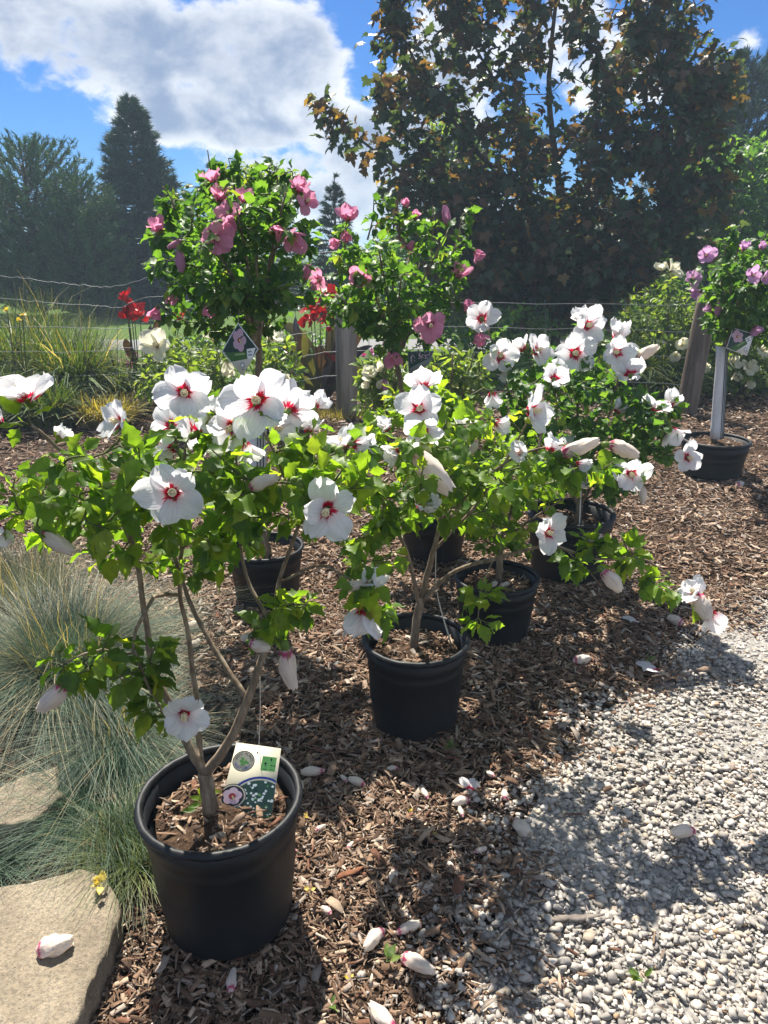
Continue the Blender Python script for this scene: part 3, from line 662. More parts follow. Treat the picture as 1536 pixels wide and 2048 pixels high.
T = np.concatenate([stone_field(46000, .55, 1.7), stone_field(44000, 1.7, 2.9), stone_field(9000, 2.9, 4.2)])
S = .008 + .019 * rng.random(len(T)) ** 1.9; R, k, col = stones_merge(T, S, rng)
show = S / np.linalg.norm(T - [0, 0, CAM_H], axis=1); show[T[:, 2] < .015] *= .6; order = np.argsort(-show); top, rest = order[:300], order[300:]
stm = [[MB().add(*STONE[j], col=STONECOL[c] * [1, .985, .955]).mesh('stone', M['stone'], False) for c in range(5)] for j in range(24)]
for i in top: obj('stone', stm[k[i]][int(rng.choice(5, p=[.3, .28, .18, .14, .1]))], gravel, mat4=mat4(R[i], T[i] + [0, 0, .006], S[i] * 1.1))
mb = MB()
for j, t in enumerate(STONE):
    q = rest[k[rest] == j]; V, F = inst(t[0], t[1], R[q], T[q], S[q]); mb.add(V, F, col=np.repeat(col[q], len(t[0]), 0) * [1, .985, .955])
stuff(obj('loose_stones', mb.mesh('loose_stones', M['stone'], False), gravel))

# ---------------------------------------------------------------- stone slabs
def slab(label, poly, z, th, seed):
    r = np.random.default_rng(seed); ring = []
    for a, b in zip(poly, np.roll(poly, -1, 0)):
        n = max(2, int(np.linalg.norm(b - a) / .02))
        for t in np.arange(n) / n: ring.append(a + (b - a) * t + r.normal(0, .0028, 2))
    ring = np.array(ring); c = ring.mean(0); m = len(ring); V = []; levels = [(.0, 0), (.5, .0), (.9, .0), (.985, -.001), (1.0, -.006), (1.004, -.03), (.992, -.055), (1.0, -th)]
    for (s, dz) in levels[1:]:
        j = r.normal(0, .0025, (m, 2)) if dz < -.002 else 0
        V.append(np.column_stack([c + (ring - c) * s + j, np.full(m, z + dz) + (r.normal(0, .0012, m) if s > .95 else 0)]))
    V = np.concatenate(V + [[[c[0], c[1], z]]]); F = []; L = len(levels) - 1
    i, k2 = np.meshgrid(np.arange(L - 1), np.arange(m), indexing='ij'); kk = (k2 + 1) % m
    Q = np.stack([i * m + k2, (i + 1) * m + k2, (i + 1) * m + kk, i * m + kk], -1).reshape(-1, 4)
    Tt = np.array([[L * m, a, (a + 1) % m] for a in range(m)])
    o = obj('stone_slab', MB().add(V - [c[0], c[1], 0], [Q, Tt]).mesh('stone_slab', M['slab'], False, extra=False), None, (c[0], c[1], 0))
    return tag(o, label, 'stone slab')
slab('flat tan sandstone slab with a spent bloom lying on it', slab_w, SL_Z, .095, 1)
slab('small tan sandstone slab half buried in blue fescue', slab2_w, SL2_Z, .11, 2)
# ---------------------------------------------------------------- potted hibiscus
def W(pts): return [at(*p) for p in pts]
def FL(lst):
    out = []
    for (px, py, Y, d, f, t) in lst:
        p = at(px, py, Y); out.append((p, d * mpp(p), f, t))
    return out
PG = 'black nursery pots on the mulch'
# front shrub
potA, sA, hA, rA = pot('black nursery pot with a printed plant card standing in its bark', 440, 1587, 1.222, 322, .05, .8, 1)
KA = 1.222 / 1.136
def WA(pts): return [at(x, y, Y * KA) for x, y, Y in pts]
def ellA(r, n, x, y, rx, ry, Y, dY): return ell(r, n, x, y, rx, ry, Y * KA, dY * KA)
yA = 1.13
limbsA = [(WA([(425, 1640, yA), (418, 1590, yA), (410, 1545, yA)]), .0165, .0145),
          (WA([(410, 1548, yA), (455, 1490, 1.12), (495, 1400, 1.12), (518, 1335, 1.13), (545, 1250, 1.15), (560, 1160, 1.15), (598, 1050, 1.1)]), .0108, .003),
          (WA([(495, 1402, 1.12), (430, 1300, 1.17), (385, 1215, 1.2), (345, 1100, 1.2), (310, 980, 1.15)]), .006, .0028),
          (WA([(410, 1548, yA), (372, 1485, 1.14), (330, 1390, 1.15), (304, 1330, 1.18), (290, 1230, 1.2), (272, 1120, 1.18), (215, 980, 1.12), (120, 900, 1.08), (62, 850, 1.05)]), .0095, .0025),
          (WA([(408, 1545, yA), (398, 1490, 1.17), (394, 1410, 1.2), (375, 1260, 1.24), (358, 1180, 1.24), (365, 1050, 1.2), (370, 900, 1.15)]), .0072, .0028),
          (WA([(358, 1190, 1.24), (312, 1192, 1.12), (285, 1235, 1.06), (268, 1270, 1.03), (262, 1310, 1.02), (200, 1300, 1.0), (130, 1325, .98)]), .004, .0018),
          (WA([(545, 1250, 1.15), (495, 1160, 1.2), (478, 1050, 1.2), (472, 900, 1.15)]), .004, .002),
          (WA([(560, 1165, 1.15), (640, 1130, 1.12), (700, 1160, 1.08)]), .003, .0018),
          (WA([(268, 1300, 1.02), (300, 1380, 1.02), (345, 1455, 1.02)]), .003, .0018),
          (WA([(215, 985, 1.12), (110, 1020, 1.06), (10, 1030, 1.02)]), .003, .0016),
          (WA([(598, 1055, 1.1), (560, 930, 1.12), (520, 850, 1.12)]), .003, .0018)]
flA = [(50, 790, 1.05, 165, (-.15, .85, .42), 'open'), (125, 868, 1.15, 66, (.5, .6, -.3), 'half'), (236, 843, 1.1, 112, (-.62, .3, .55), 'open'), (368, 785, 1.08, 140, (.28, .1, .95), 'open'),
       (398, 862, 1.2, 150, (.4, .25, -.7), 'open'), (340, 850, 1.2, 100, (-.5, .1, -.6), 'open'), (514, 800, 1.1, 165, (.0, .18, 1), 'open'), (462, 855, 1.12, 120, (-.25, -.1, .95), 'open'), (585, 815, 1.2, 140, (.5, .35, -.6), 'open'),
       (620, 850, 1.22, 75, (.2, .8, -.2), 'half'), (345, 985, 1.0, 158, (.22, .28, .9), 'open'), (651, 1022, 1.0, 150, (.06, .05, 1), 'open'), (525, 962, 1.04, 72, (.7, .5, .2), 'closed'),
       (112, 1084, 1.03, 82, (.8, -.5, .2), 'closed'), (2, 1068, 1.0, 80, (.25, -.9, .2), 'half'), (368, 1430, 1.0, 125, (.3, .1, .9), 'open'), (112, 1395, .97, 82, (-.5, -.8, .2), 'closed'),
       (572, 1335, 1.08, 92, (.02, -1, .1), 'closed'), (742, 1162, 1.06, 95, (.3, .85, .1), 'half'), (722, 1245, 1.04, 130, (-.35, -.75, .4), 'half'), (712, 1172, 1.06, 62, (-.95, -.1, .1), 'closed'),
       (518, 1292, 1.06, 44, (.8, -.3, .1), 'closed'), (500, 1276, 1.08, 36, (-.6, .1, .2), 'closed'), (-12, 840, 1.05, 70, (-.5, .4, .4), 'half'), (235, 940, 1.16, 40, (-.6, .4, .2), 'closed'), (425, 838, 1.16, 120, (.25, .45, .5), 'half'), (560, 858, 1.18, 100, (.4, .2, .5), 'half'), (330, 905, 1.18, 84, (-.5, -.3, .4), 'half'), (495, 905, 1.2, 90, (.2, -.7, .3), 'half'), (640, 800, 1.22, 70, (.5, .6, .1), 'half')]
ra = np.random.default_rng(41)
tgA = ellA(ra, 34, 190, 985, 165, 130, 1.12, .14) + ellA(ra, 36, 420, 985, 190, 130, 1.14, .14) + ellA(ra, 34, 600, 960, 140, 115, 1.12, .12) + ellA(ra, 12, 330, 1110, 140, 60, 1.16, .1) + \
      ellA(ra, 15, 215, 1315, 125, 55, 1.02, .06) + ellA(ra, 5, 300, 1420, 45, 50, 1.02, .04) + ellA(ra, 7, 570, 1230, 70, 70, 1.12, .06) + ellA(ra, 7, 60, 1010, 70, 70, 1.04, .06) + ellA(ra, 5, 730, 1200, 50, 40, 1.06, .04) + ellA(ra, 10, 420, 880, 150, 60, 1.16, .08)
def to_px(p):
    c, s = math.cos(PITCH), math.sin(PITCH); d = p[1] * c - (p[2] - CAM_H) * s; u = p[1] * s + (p[2] - CAM_H) * c; return 768 + FPX * p[0] / d, 1024 - FPX * u / d
tgA = [t for t in tgA if not (468 < to_px(t)[0] < 560 and 830 < to_px(t)[1] < 950)]      # the shrub has a gap here: the trunk guard behind shows through
shrub('hibiscus_shrub', 'white hibiscus shrub rooted in the pot that holds the printed plant card', 'hibiscus', 'potted white hibiscus shrubs', sA - [0, 0, .02],
      limbsA, tgA, FL([(x, y, Y * KA, d, f, t) for (x, y, Y, d, f, t) in flA]), leaf=.042, seed=5, per=4, bud_p=.35)
# small sprout at the foot of the stem belongs to the same shrub: low twig
# middle shrub
potB, sB, hB, rB = pot('black nursery pot of the thin-stemmed hibiscus with a cord hanging inside its rim', 832, 1272, 1.90, 211, .05, .8, 2)
limbsB = [(W([(826, 1310, 1.9), (832, 1250, 1.9), (842, 1195, 1.9)]), .0135, .0115),
          (W([(842, 1198, 1.9), (868, 1100, 1.9), (888, 1000, 1.88), (872, 910, 1.82), (848, 840, 1.78)]), .009, .003),
          (W([(838, 1215, 1.9), (818, 1120, 1.88), (785, 1040, 1.8), (740, 960, 1.7), (690, 905, 1.62)]), .0065, .0025),
          (W([(842, 1205, 1.9), (905, 1145, 1.85), (1000, 1115, 1.78), (1100, 1092, 1.72), (1190, 1118, 1.7), (1285, 1118, 1.7), (1385, 1185, 1.7)]), .007, .0018),
          (W([(880, 1060, 1.9), (960, 965, 1.88), (1050, 905, 1.86), (1170, 885, 1.84), (1235, 890, 1.82)]), .005, .0018),
          (W([(868, 1100, 1.9), (960, 1000, 1.92), (1030, 890, 1.9), (1058, 835, 1.86)]), .005, .002),
          (W([(985, 1120, 1.79), (962, 1180, 1.74), (956, 1235, 1.72)]), .0025, .0014),
          (W([(1130, 1098, 1.72), (1175, 1140, 1.66), (1205, 1175, 1.64)]), .0025, .0014)]
flB = [(838, 818, 1.74, 112, (.1, .32, .95), 'open'), (848, 770, 1.86, 98, (.1, .65, -.6), 'open'), (848, 866, 1.7, 100, (.12, -.45, .85), 'open'), (683, 880, 1.62, 88, (-.35, .85, .15), 'half'), (725, 892, 1.6, 86, (.85, -.12, .15), 'half'),
       (785, 908, 1.64, 66, (-.6, -.25, .3), 'half'), (858, 938, 1.6, 122, (.75, -.65, .2), 'closed'), (852, 1008, 1.6, 92, (.42, .5, .35), 'half'), (1065, 822, 1.82, 118, (.78, .15, .5), 'open'), (1002, 850, 1.88, 62, (.8, -.4, .1), 'half'),
       (928, 848, 1.95, 78, (.1, .85, -.2), 'half'), (1097, 1065, 1.66, 98, (.3, .22, .9), 'open'), (905, 900, 1.86, 64, (.1, .4, .5), 'half'), (1040, 905, 1.84, 56, (-.3, .3, .6), 'half'), (770, 850, 1.8, 60, (-.4, .7, .1), 'half'), (1105, 888, 1.84, 66, (.3, .8, -.1), 'half'), (1158, 898, 1.8, 80, (.8, .25, .1), 'closed'), (1165, 935, 1.8, 70, (.85, -.3, .2), 'half'),
       (1246, 894, 1.8, 66, (.95, -.12, .1), 'closed'), (1224, 1160, 1.62, 62, (.65, -.6, .2), 'closed'), (1384, 1180, 1.68, 84, (-.4, .5, .3), 'half'), (1430, 1240, 1.68, 84, (.55, -.75, .3), 'half'), (1405, 1212, 1.68, 58, (.3, -.5, .4), 'closed'), (1193, 1077, 1.72, 42, (-.9, -.2, .2), 'closed')]
tgB = ell(ra, 38, 780, 950, 160, 115, 1.72, .2) + ell(ra, 56, 960, 940, 160, 130, 1.9, .22) + ell(ra, 12, 1130, 930, 110, 50, 1.85, .1) + ell(ra, 14, 1210, 1105, 100, 35, 1.7, .06) + ell(ra, 6, 960, 1215, 28, 45, 1.72, .03) + ell(ra, 5, 1330, 1160, 50, 25, 1.69, .04) + ell(ra, 9, 730, 1110, 50, 60, 1.75, .1) + ell(ra, 7, 790, 1030, 60, 40, 1.75, .1)
shrub('hibiscus_shrub', 'white hibiscus shrub whose long low branch reaches out over the gravel', 'hibiscus', 'potted white hibiscus shrubs', sB - [0, 0, .02], limbsB, tgB, FL(flB), leaf=.047, seed=6, per=4, bud_p=.4, twig_r=.0018)
# third shrub
potC, sC, hC, rC = pot('black nursery pot with two spent blooms lying on its soil', 994, 1150, 2.45, 168, .045, .78, 3)
limbsC = [(W([(998, 1165, 2.45), (1000, 1120, 2.45), (1000, 1085, 2.45)]), .013, .011), (W([(1000, 1088, 2.45), (965, 1000, 2.42), (935, 900, 2.4), (925, 820, 2.4)]), .008, .003), (W([(1000, 1088, 2.45), (1035, 990, 2.4), (1075, 900, 2.4), (1090, 800, 2.42)]), .007, .003),
          (W([(1000, 1095, 2.45), (1060, 1040, 2.38), (1140, 990, 2.32)]), .006, .0025), (W([(998, 1100, 2.45), (930, 1050, 2.4), (880, 1010, 2.38)]), .005, .0025)]
flC = [(985, 798, 2.4, 62, (.1, -.85, .2), 'half'), (1110, 755, 2.42, 70, (.4, .35, -.6), 'open'), (945, 900, 2.3, 40, (.3, .6, .2), 'closed')]
tgC = ell(ra, 34, 860, 830, 120, 65, 2.42, .2) + ell(ra, 66, 990, 950, 130, 120, 2.4, .25) + ell(ra, 8, 1000, 1070, 90, 30, 2.45, .2)
shrub('hibiscus_shrub', 'sparsely flowering white hibiscus shrub growing from the pot with spent blooms on its soil', 'hibiscus', 'potted white hibiscus shrubs', sC - [0, 0, .02], limbsC, tgC, FL(flC), leaf=.048, seed=7, per=5, bud_p=.35, twig_r=.002)
# bushy white shrub
potD, sD, hD, rD = pot('black nursery pot of the bushiest white hibiscus, with a plant label above its rim', 1142, 1022, 2.98, 172, .06, .8, 4)
limbsD = [(W([(1150, 1075, 2.98), (1155, 1040, 2.98), (1160, 1010, 2.98)]), .017, .014), (W([(1160, 1012, 2.98), (1120, 950, 2.95), (1060, 860, 2.9), (1005, 760, 2.88)]), .009, .004), (W([(1160, 1012, 2.98), (1162, 900, 2.98), (1155, 800, 2.95), (1165, 680, 2.95)]), .01, .004),
          (W([(1160, 1012, 2.98), (1190, 960, 2.95), (1250, 880, 2.85), (1320, 830, 2.75)]), .008, .003), (W([(1162, 960, 2.98), (1215, 840, 2.98), (1245, 720, 2.92)]), .007, .003), (W([(1170, 1000, 2.98), (1230, 960, 2.8), (1270, 940, 2.65)]), .006, .003)]
flD = [(1150, 706, 2.78, 100, (0, .12, 1), 'wide'), (1176, 650, 2.88, 92, (.2, .1, .95), 'open'), (1160, 632, 2.95, 64, (-.4, .7, .1), 'half'), (1075, 702, 2.84, 88, (.45, .4, .55), 'open'), (1000, 712, 2.82, 92, (.1, .32, .8), 'open'), (1012, 745, 2.86, 60, (.3, -.6, -.2), 'half'), (1108, 752, 2.72, 78, (.4, .3, -.6), 'open'), (1232, 704, 2.82, 88, (-.1, .12, .95), 'open'),
       (1238, 662, 2.9, 76, (.2, .9, 0), 'half'), (1262, 745, 2.8, 86, (.25, .5, -.7), 'open'), (1240, 815, 2.7, 56, (.3, .5, .1), 'half'), (1308, 818, 2.66, 84, (.3, .5, -.35), 'open'), (1345, 800, 2.72, 64, (.35, .8, -.2), 'half'), (1346, 870, 2.58, 78, (.3, -.8, .35), 'half'),
       (1378, 915, 2.52, 74, (.15, .12, 1), 'wide'), (1262, 948, 2.48, 96, (0, -.03, 1), 'wide'), (1285, 985, 2.5, 42, (.2, -.9, .2), 'closed'), (963, 636, 2.95, 84, (.0, .15, -1), 'open'), (1040, 690, 2.95, 60, (-.5, .6, -.2), 'half'), (1290, 705, 2.9, 50, (.6, .5, -.1), 'closed')]
tgD = ell(ra, 160, 1150, 830, 165, 160, 2.93, .4) + ell(ra, 25, 1300, 860, 70, 70, 2.7, .15) + ell(ra, 20, 1230, 960, 60, 60, 2.75, .15)
shrub('hibiscus_shrub', 'bushiest dark-leaved white hibiscus shrub, covered in open blooms, with a pale stake label', 'hibiscus', 'potted white hibiscus shrubs', sD - [0, 0, .02], limbsD, tgD, FL(flD), leaf=.047, leafmat='leaf_dark', seed=8, per=6, bud_p=.18, twig_r=.002)

# ---------------------------------------------------------------- hibiscus standards
def standard(label, pot_args, crown, n, fl, petal, seed, trunk_top, tr=.015, leafmat='leaf_dark', shoots=(), leaf=.046, per=6, npetal=5, lean=0.0):
    p, s, h, rt = pot(*pot_args); rs = np.random.default_rng(seed); Y = s[1]; tt = at(*trunk_top)
    limbs = [([s - [0, 0, .03], s + (tt - s) * .5 + [lean, 0, 0], tt], tr, tr * .75)]
    cx, cy, rx, ry, dY = crown
    for i in range(9):
        a = i * 2.4; e = at(cx + rx * .75 * math.cos(a) * (.4 + .6 * (i % 3) / 2), cy - ry * .1 - ry * .65 * rs.random(), Y + dY * .8 * math.sin(a)); m = tt + (e - tt) * .45 + [0, 0, .05]
        limbs.append(([tt - [0, 0, .01 * (i % 4)], m, e], tr * .5, tr * .16))
    for (a_, b_) in shoots: limbs.append((W([a_, ((a_[0] + b_[0]) / 2 + 4, (a_[1] + b_[1]) / 2, a_[2]), b_]), .004, .0018))
    tg = ell(rs, n, cx, cy, rx, ry, Y, dY, .2)
    for (a_, b_) in shoots: tg += [at(b_[0] + rs.normal(0, 10), a_[1] + (b_[1] - a_[1]) * t, b_[2]) for t in (.5, .8, 1.0)]
    return shrub('hibiscus_standard', label, 'hibiscus tree', 'potted hibiscus standards', s - [0, 0, .02], limbs, tg, FL([(x, y, Y_, d * .97, f, t) for (x, y, Y_, d, f, t) in fl]), leaf=leaf, leafmat=leafmat, seed=seed, per=per, petal=petal, npetal=npetal, bud_p=.12, twig_r=.002, budsize=.014)
yH = 2.73
flH = [(424, 352, yH - .1, 58, (-.1, .95, .1), 'half'), (440, 390, yH - .2, 62, (.2, .85, .2), 'half'), (488, 392, yH - .2, 58, (.1, .85, .25), 'half'), (457, 428, yH - .3, 70, (-.1, .3, .8), 'open'), (433, 477, yH - .35, 92, (.35, -.05, .9), 'open'), (455, 450, yH - .33, 50, (.4, .1, .6), 'half'),
       (315, 450, yH - .05, 60, (-.3, .8, .25), 'half'), (598, 372, yH - .1, 66, (.3, .6, .4), 'half'), (614, 402, yH - .12, 66, (.5, .3, .5), 'open'), (592, 478, yH - .2, 80, (.3, -.5, .6), 'half'), (558, 464, yH - .25, 54, (-.4, -.3, .6), 'half'),
       (361, 520, yH - .28, 48, (.1, -.9, .2), 'closed'), (344, 595, yH - .2, 46, (.2, -.7, .3), 'half'), (416, 620, yH - .3, 50, (0, -.8, .4), 'half'), (312, 625, yH - .1, 44, (-.2, -.8, .3), 'half'), (350, 487, yH - .2, 34, (-.7, -.2, .2), 'closed')]
shH = [((420, 400, yH), (415, 300, yH)), ((470, 400, yH), (457, 318, yH)), ((520, 400, yH + .1), (515, 330, yH + .1)), ((550, 400, yH), (552, 335, yH)), ((350, 420, yH), (325, 372, yH)), ((580, 400, yH), (585, 345, yH)), ((495, 400, yH), (490, 345, yH))]
standard('pink hibiscus standard with the densest round crown and a diamond tag before its trunk', ('black nursery pot of the densest pink hibiscus standard, behind the card pot', 530, 1090, 2.73, 152, .05, .8, 5), (462, 512, 174, 172, .45), 185, flH, 'petal_pink', 21, (516, 690, yH), .017, 'leaf_dark', shH)
yI = 3.2
flI = [(696, 430, yI - .1, 60, (.1, .5, .5), 'half'), (690, 470, yI - .1, 42, (.1, -.5, .4), 'half'), (672, 487, yI - .15, 40, (-.6, -.3, .4), 'half'), (832, 430, yI - .1, 34, (.2, .7, .3), 'half'), (812, 408, yI, 34, (-.1, .7, .2), 'half'), (894, 432, yI - .1, 40, (0, .95, .1), 'closed'), (957, 508, yI - .1, 48, (.5, -.5, .3), 'half'),
       (920, 543, yI - .2, 60, (0, .75, .4), 'half'), (637, 560, yI - .15, 50, (-.2, -.2, .9), 'open'), (718, 552, yI - .3, 64, (0, -.1, 1), 'open'), (862, 650, yI - .35, 82, (-.1, -.05, 1), 'open'), (936, 615, yI - .15, 46, (.1, .6, .3), 'half'), (958, 677, yI - .2, 54, (.1, -.7, .4), 'half'), (787, 715, yI - .3, 60, (.1, -.6, .5), 'half'), (770, 770, yI - .3, 34, (0, -.8, .3), 'closed'), (820, 494, yI - .1, 36, (.8, .3, .2), 'half'), (614, 545, yI - .1, 40, (.3, .8, .1), 'closed')]
shI = [((735, 480, yI), (748, 392, yI)), ((800, 480, yI), (790, 400, yI)), ((860, 500, yI), (866, 410, yI)), ((900, 520, yI), (925, 430, yI)), ((690, 500, yI), (680, 425, yI))]
standard('loose pink hibiscus standard with gaps in its crown, beside the square wooden post', ('black nursery pot of the loose pink hibiscus standard, behind the corded pot', 868, 1015, 3.2, 140, .05, .8, 6), (792, 575, 160, 145, .4), 145, flI, 'petal_pink', 22, (792, 720, yI), .015, 'leaf_dark', shI)
yG = 4.54
flG = [(1412, 510, yG - .3, 46, (-.3, .1, .9), 'open'), (1386, 558, yG - .2, 46, (-.2, .5, .7), 'open'), (1392, 586, yG - .2, 44, (-.6, -.3, .4), 'half'), (1506, 550, yG - .4, 44, (.1, .1, .8), 'open'), (1532, 553, yG - .3, 40, (.2, .2, .6), 'half'), (1490, 493, yG - .2, 36, (.1, .8, .2), 'half'), (1416, 615, yG - .2, 36, (-.1, -.9, .2), 'half'), (1437, 617, yG - .25, 34, (0, -.9, .2), 'closed'), (1512, 660, yG - .2, 40, (.3, -.8, .2), 'half'), (1525, 492, yG - .2, 30, (.3, .8, .2), 'half')]
shG = [((1470, 520, yG), (1478, 455, yG)), ((1440, 540, yG), (1450, 480, yG)), ((1510, 520, yG), (1530, 470, yG))]
standard('violet-pink hibiscus standard growing from the squat pot beside the leaning post', ('squat wide black nursery pot holding a white trunk guard', 1432, 878, 4.54, 130, .03, .82, 7), (1482, 595, 82, 105, .35), 150, flG, 'petal_violet', 23, (1450, 690, yG), .02, 'leaf_dark', shG, leaf=.058, npetal=5)

# ---------------------------------------------------------------- trunk guards, tags and strings
def guard(label, p0, p1, wpx, seed, text=None):
    a, b = at(*p0), at(*p1); r = wpx * mpp(a) / 2; root = tag(empty('trunk_guard', a), label, 'trunk guard'); n = 10; t = np.linspace(0, 1, n)[:, None]
    P = (a + (b - a) * t) - a; w = np.interp(t[:, 0], [0, .55, .85, 1], [1, .9, .8, 1.0])
    ang = np.linspace(-2.75, 2.75, 15) - math.pi / 2; V = []
    for i in range(n): V.append(P[i] + np.stack([np.cos(ang) * r * w[i], np.sin(ang) * r * w[i], 0 * ang], 1))
    V = np.concatenate(V); me = MB().add(V, grid_faces(n, 15)).mesh('sleeve', M['guard'], True, extra=False); o = obj('sleeve', me, root)
    md = o.modifiers.new('thickness', 'SOLIDIFY'); md.thickness = .003
    for k, dx in enumerate((.12, .3, .5)):
        an = -math.pi / 2 + dx * 1.6; Q = np.stack([P[i] + np.array([math.cos(an), math.sin(an), 0]) * (r * w[i] + .0035) for i in range(n)])
        Vt, Ft = tube(Q, .0022, 4); obj('seam', MB().add(Vt, Ft).mesh('seam', M['line'], False, extra=False), root)
    return root, a, r
guard('white trunk guard standing in the squat black pot', (1433, 876, yG - .03), (1445, 692, yG), 25, 1)
gr, ga, grr = guard('white printed trunk guard round the stem of the densest pink standard', (512, 1010, yH - .06), (515, 838, yH - .02), 44, 2)
def text_mesh(txt, size, mat, name='lettering'):
    c = bpy.data.curves.new('t', 'FONT'); c.body = txt; c.size = size; c.align_x = 'CENTER'; c.align_y = 'CENTER'; c.resolution_u = 2
    o = bpy.data.objects.new('t', c); COL.objects.link(o); dg = bpy.context.evaluated_depsgraph_get(); me = bpy.data.meshes.new_from_object(o.evaluated_get(dg))
    bpy.data.objects.remove(o); me.name = name; me.materials.clear(); me.materials.append(mat); return me
tm_ = text_mesh("D'S", 18 * mpp(ga), M['ink']); tp = at(503, 945, yH - .06 - grr) - ga
obj('lettering', tm_, gr, mat4=Matrix.Translation(Vector(tp) + Vector((0, -.006, 0))) @ Matrix.Rotation(math.pi / 2, 4, 'X'))

class Card:
    """flat printed card given by four corners (bottom-left, bottom-right, top-right, top-left); everything on it is laid out in card units"""
    def __init__(s, name, label, cat, c, matname, asp, group=None):
        s.c = [np.asarray(p, float) for p in c]; s.o = s.c[0]; s.asp = asp; s.nrm = unit(np.cross(s.c[1] - s.c[0], s.c[3] - s.c[0]))
        s.root = tag(empty(name, s.o), label, cat, group); s.lay = 0
        g = [(0, 0), (1, 0), (1, asp), (0, asp)]; V = np.array([s.m(x, y, 0) for x, y in g] + [s.m(x, y, -.0012) for x, y in g])
        obj('card', MB().add(V, [np.array([[0, 1, 2, 3], [7, 6, 5, 4], [0, 4, 5, 1], [1, 5, 6, 2], [2, 6, 7, 3], [3, 7, 4, 0]])]).mesh('card', M[matname], False, extra=False), s.root)
    def m(s, x, y, d):
        y = y / s.asp; a = s.c[0] + (s.c[1] - s.c[0]) * x; b = s.c[3] + (s.c[2] - s.c[3]) * x; return a + (b - a) * y + s.nrm * d - s.o
    def poly(s, name, pts, mat, clip=True, lvl=None):
        s.lay = s.lay + 1 if lvl is None else lvl
        if clip: pts = [(min(.997, max(.003, x)), min(s.asp - .003, max(.003, y))) for x, y in pts]
        V = np.array([s.m(x, y, .00025 * s.lay) for x, y in pts]); return obj(name, MB().add(V, np.arange(len(V))[None]).mesh(name, M[mat], False, extra=False), s.root)
    def disc(s, name, x, y, r, mat, n=40, **k):
        a = np.linspace(0, 2 * np.pi, n, endpoint=False); return s.poly(name, [(x + r * math.cos(t), y + r * math.sin(t)) for t in a], mat, **k)
    def text(s, txt, x, y, size, mat, rot=0.0, lvl=None):
        me = text_mesh(txt, size, M[mat]); lv = s.lay + 1 if lvl is None else lvl; c, sn = math.cos(rot), math.sin(rot)
        for v in me.vertices: q = v.co; v.co = s.m(x + q.x * c - q.y * sn, y + q.x * sn + q.y * c, .00025 * lv)
        return obj('lettering', me, s.root)
    def arc(s, txt, x, y, r, size, mat, mid, span, top=True):
        s.lay += 1
        for i, ch in enumerate(txt):
            if ch == ' ': continue
            f = (i + .5) / len(txt) - .5; a = mid - f * span if top else mid + f * span
            s.text(ch, x + r * math.cos(a), y + r * math.sin(a), size, mat, a - math.pi / 2 if top else a + math.pi / 2, lvl=s.lay)
# printed card in the front pot
zc = 1.135
cb = [at(433, 1640, 1.13 * KA), at(541, 1648, 1.115 * KA), at(562, 1497, 1.19 * KA), at(473, 1485, 1.205 * KA)]
cd = Card('plant_card', 'cream printed plant card with green map logo and hibiscus photo in a black pot', 'plant card', cb, 'paper', 1.72)
cx_, cy_ = .25, 1.33
cd.disc('logo_ring', cx_, cy_, .235, 'ink'); cd.disc('logo_disc', cx_, cy_, .218, 'paper')
cd.arc('GREAT PLANTS', cx_, cy_, .168, .085, 'ink', math.pi / 2, 3.1)
cd.arc('GREAT LAKES', cx_, cy_, .172, .085, 'print_blue', -math.pi / 2, 2.6, top=False)
cd.text('FOR THE', cx_, cy_ - .105, .038, 'ink')
rl = np.random.default_rng(3)
cd.poly('logo_map', [(cx_ + x, cy_ + y) for x, y in [(-.08, .09), (-.03, .07), (-.02, .1), (.01, .06), (-.0, .0), (.03, .02), (.05, .06), (.07, .01), (.13, -.01), (.12, -.05), (.05, -.06), (.03, -.09), (-.04, -.1), (-.05, -.04), (-.09, -.01), (-.05, .04)]], 'logo_green')
cd.poly('green_square', [(.64, 1.17), (.945, 1.17), (.945, 1.5), (.64, 1.5)], 'square_green'); k0 = cd.lay + 1
for (x, y, w, h) in [(.72, 1.28, .012, .09), (.70, 1.325, .05, .03), (.84, 1.3, .09, .012), (.835, 1.29, .02, .03), (.92, 1.29, .02, .03), (.69, 1.2, .08, .015), (.83, 1.21, .09, .012), (.82, 1.41, .03, .06)]:
    cd.poly('symbol', [(x, y), (x + w, y), (x + w, y + h), (x, y + h)], 'ink', lvl=k0)
cd.disc('photo_ring', .74, .38, .66, 'print_blue'); cd.disc('photo_ring', .74, .38, .61, 'paper'); cd.disc('photo', .74, .38, .575, 'photo_green'); k0 = cd.lay + 1
for i in range(90):
    a, q = rl.uniform(0, 6.28), math.sqrt(rl.random()) * .55; x, y = .74 + q * math.cos(a), .38 + q * math.sin(a)
    if not (.02 < x < .97 and .02 < y): continue
    r = rl.uniform(.012, .05); cd.poly('printed_bloom', [(x + r * rl.uniform(.6, 1.1) * math.cos(t), y + r * rl.uniform(.6, 1.1) * math.sin(t)) for t in np.linspace(0, 6.28, 8)[:-1]], 'photo_white' if rl.random() < .75 else 'logo_green', lvl=k0 + i % 6)
cd.lay = k0 + 7
cd.disc('inset_ring', .2, .55, .27, 'ink'); cd.disc('inset_ring', .2, .55, .255, 'paper'); cd.disc('inset_photo', .2, .55, .225, 'ink')
k0 = cd.lay + 1
for i in range(5):
    a = i * 1.2566 + .3; x, y = .2 + .1 * math.cos(a), .55 + .1 * math.sin(a); cd.disc('printed_petal', x, y, .095, 'photo_pink', 14, lvl=k0 + (i % 2))
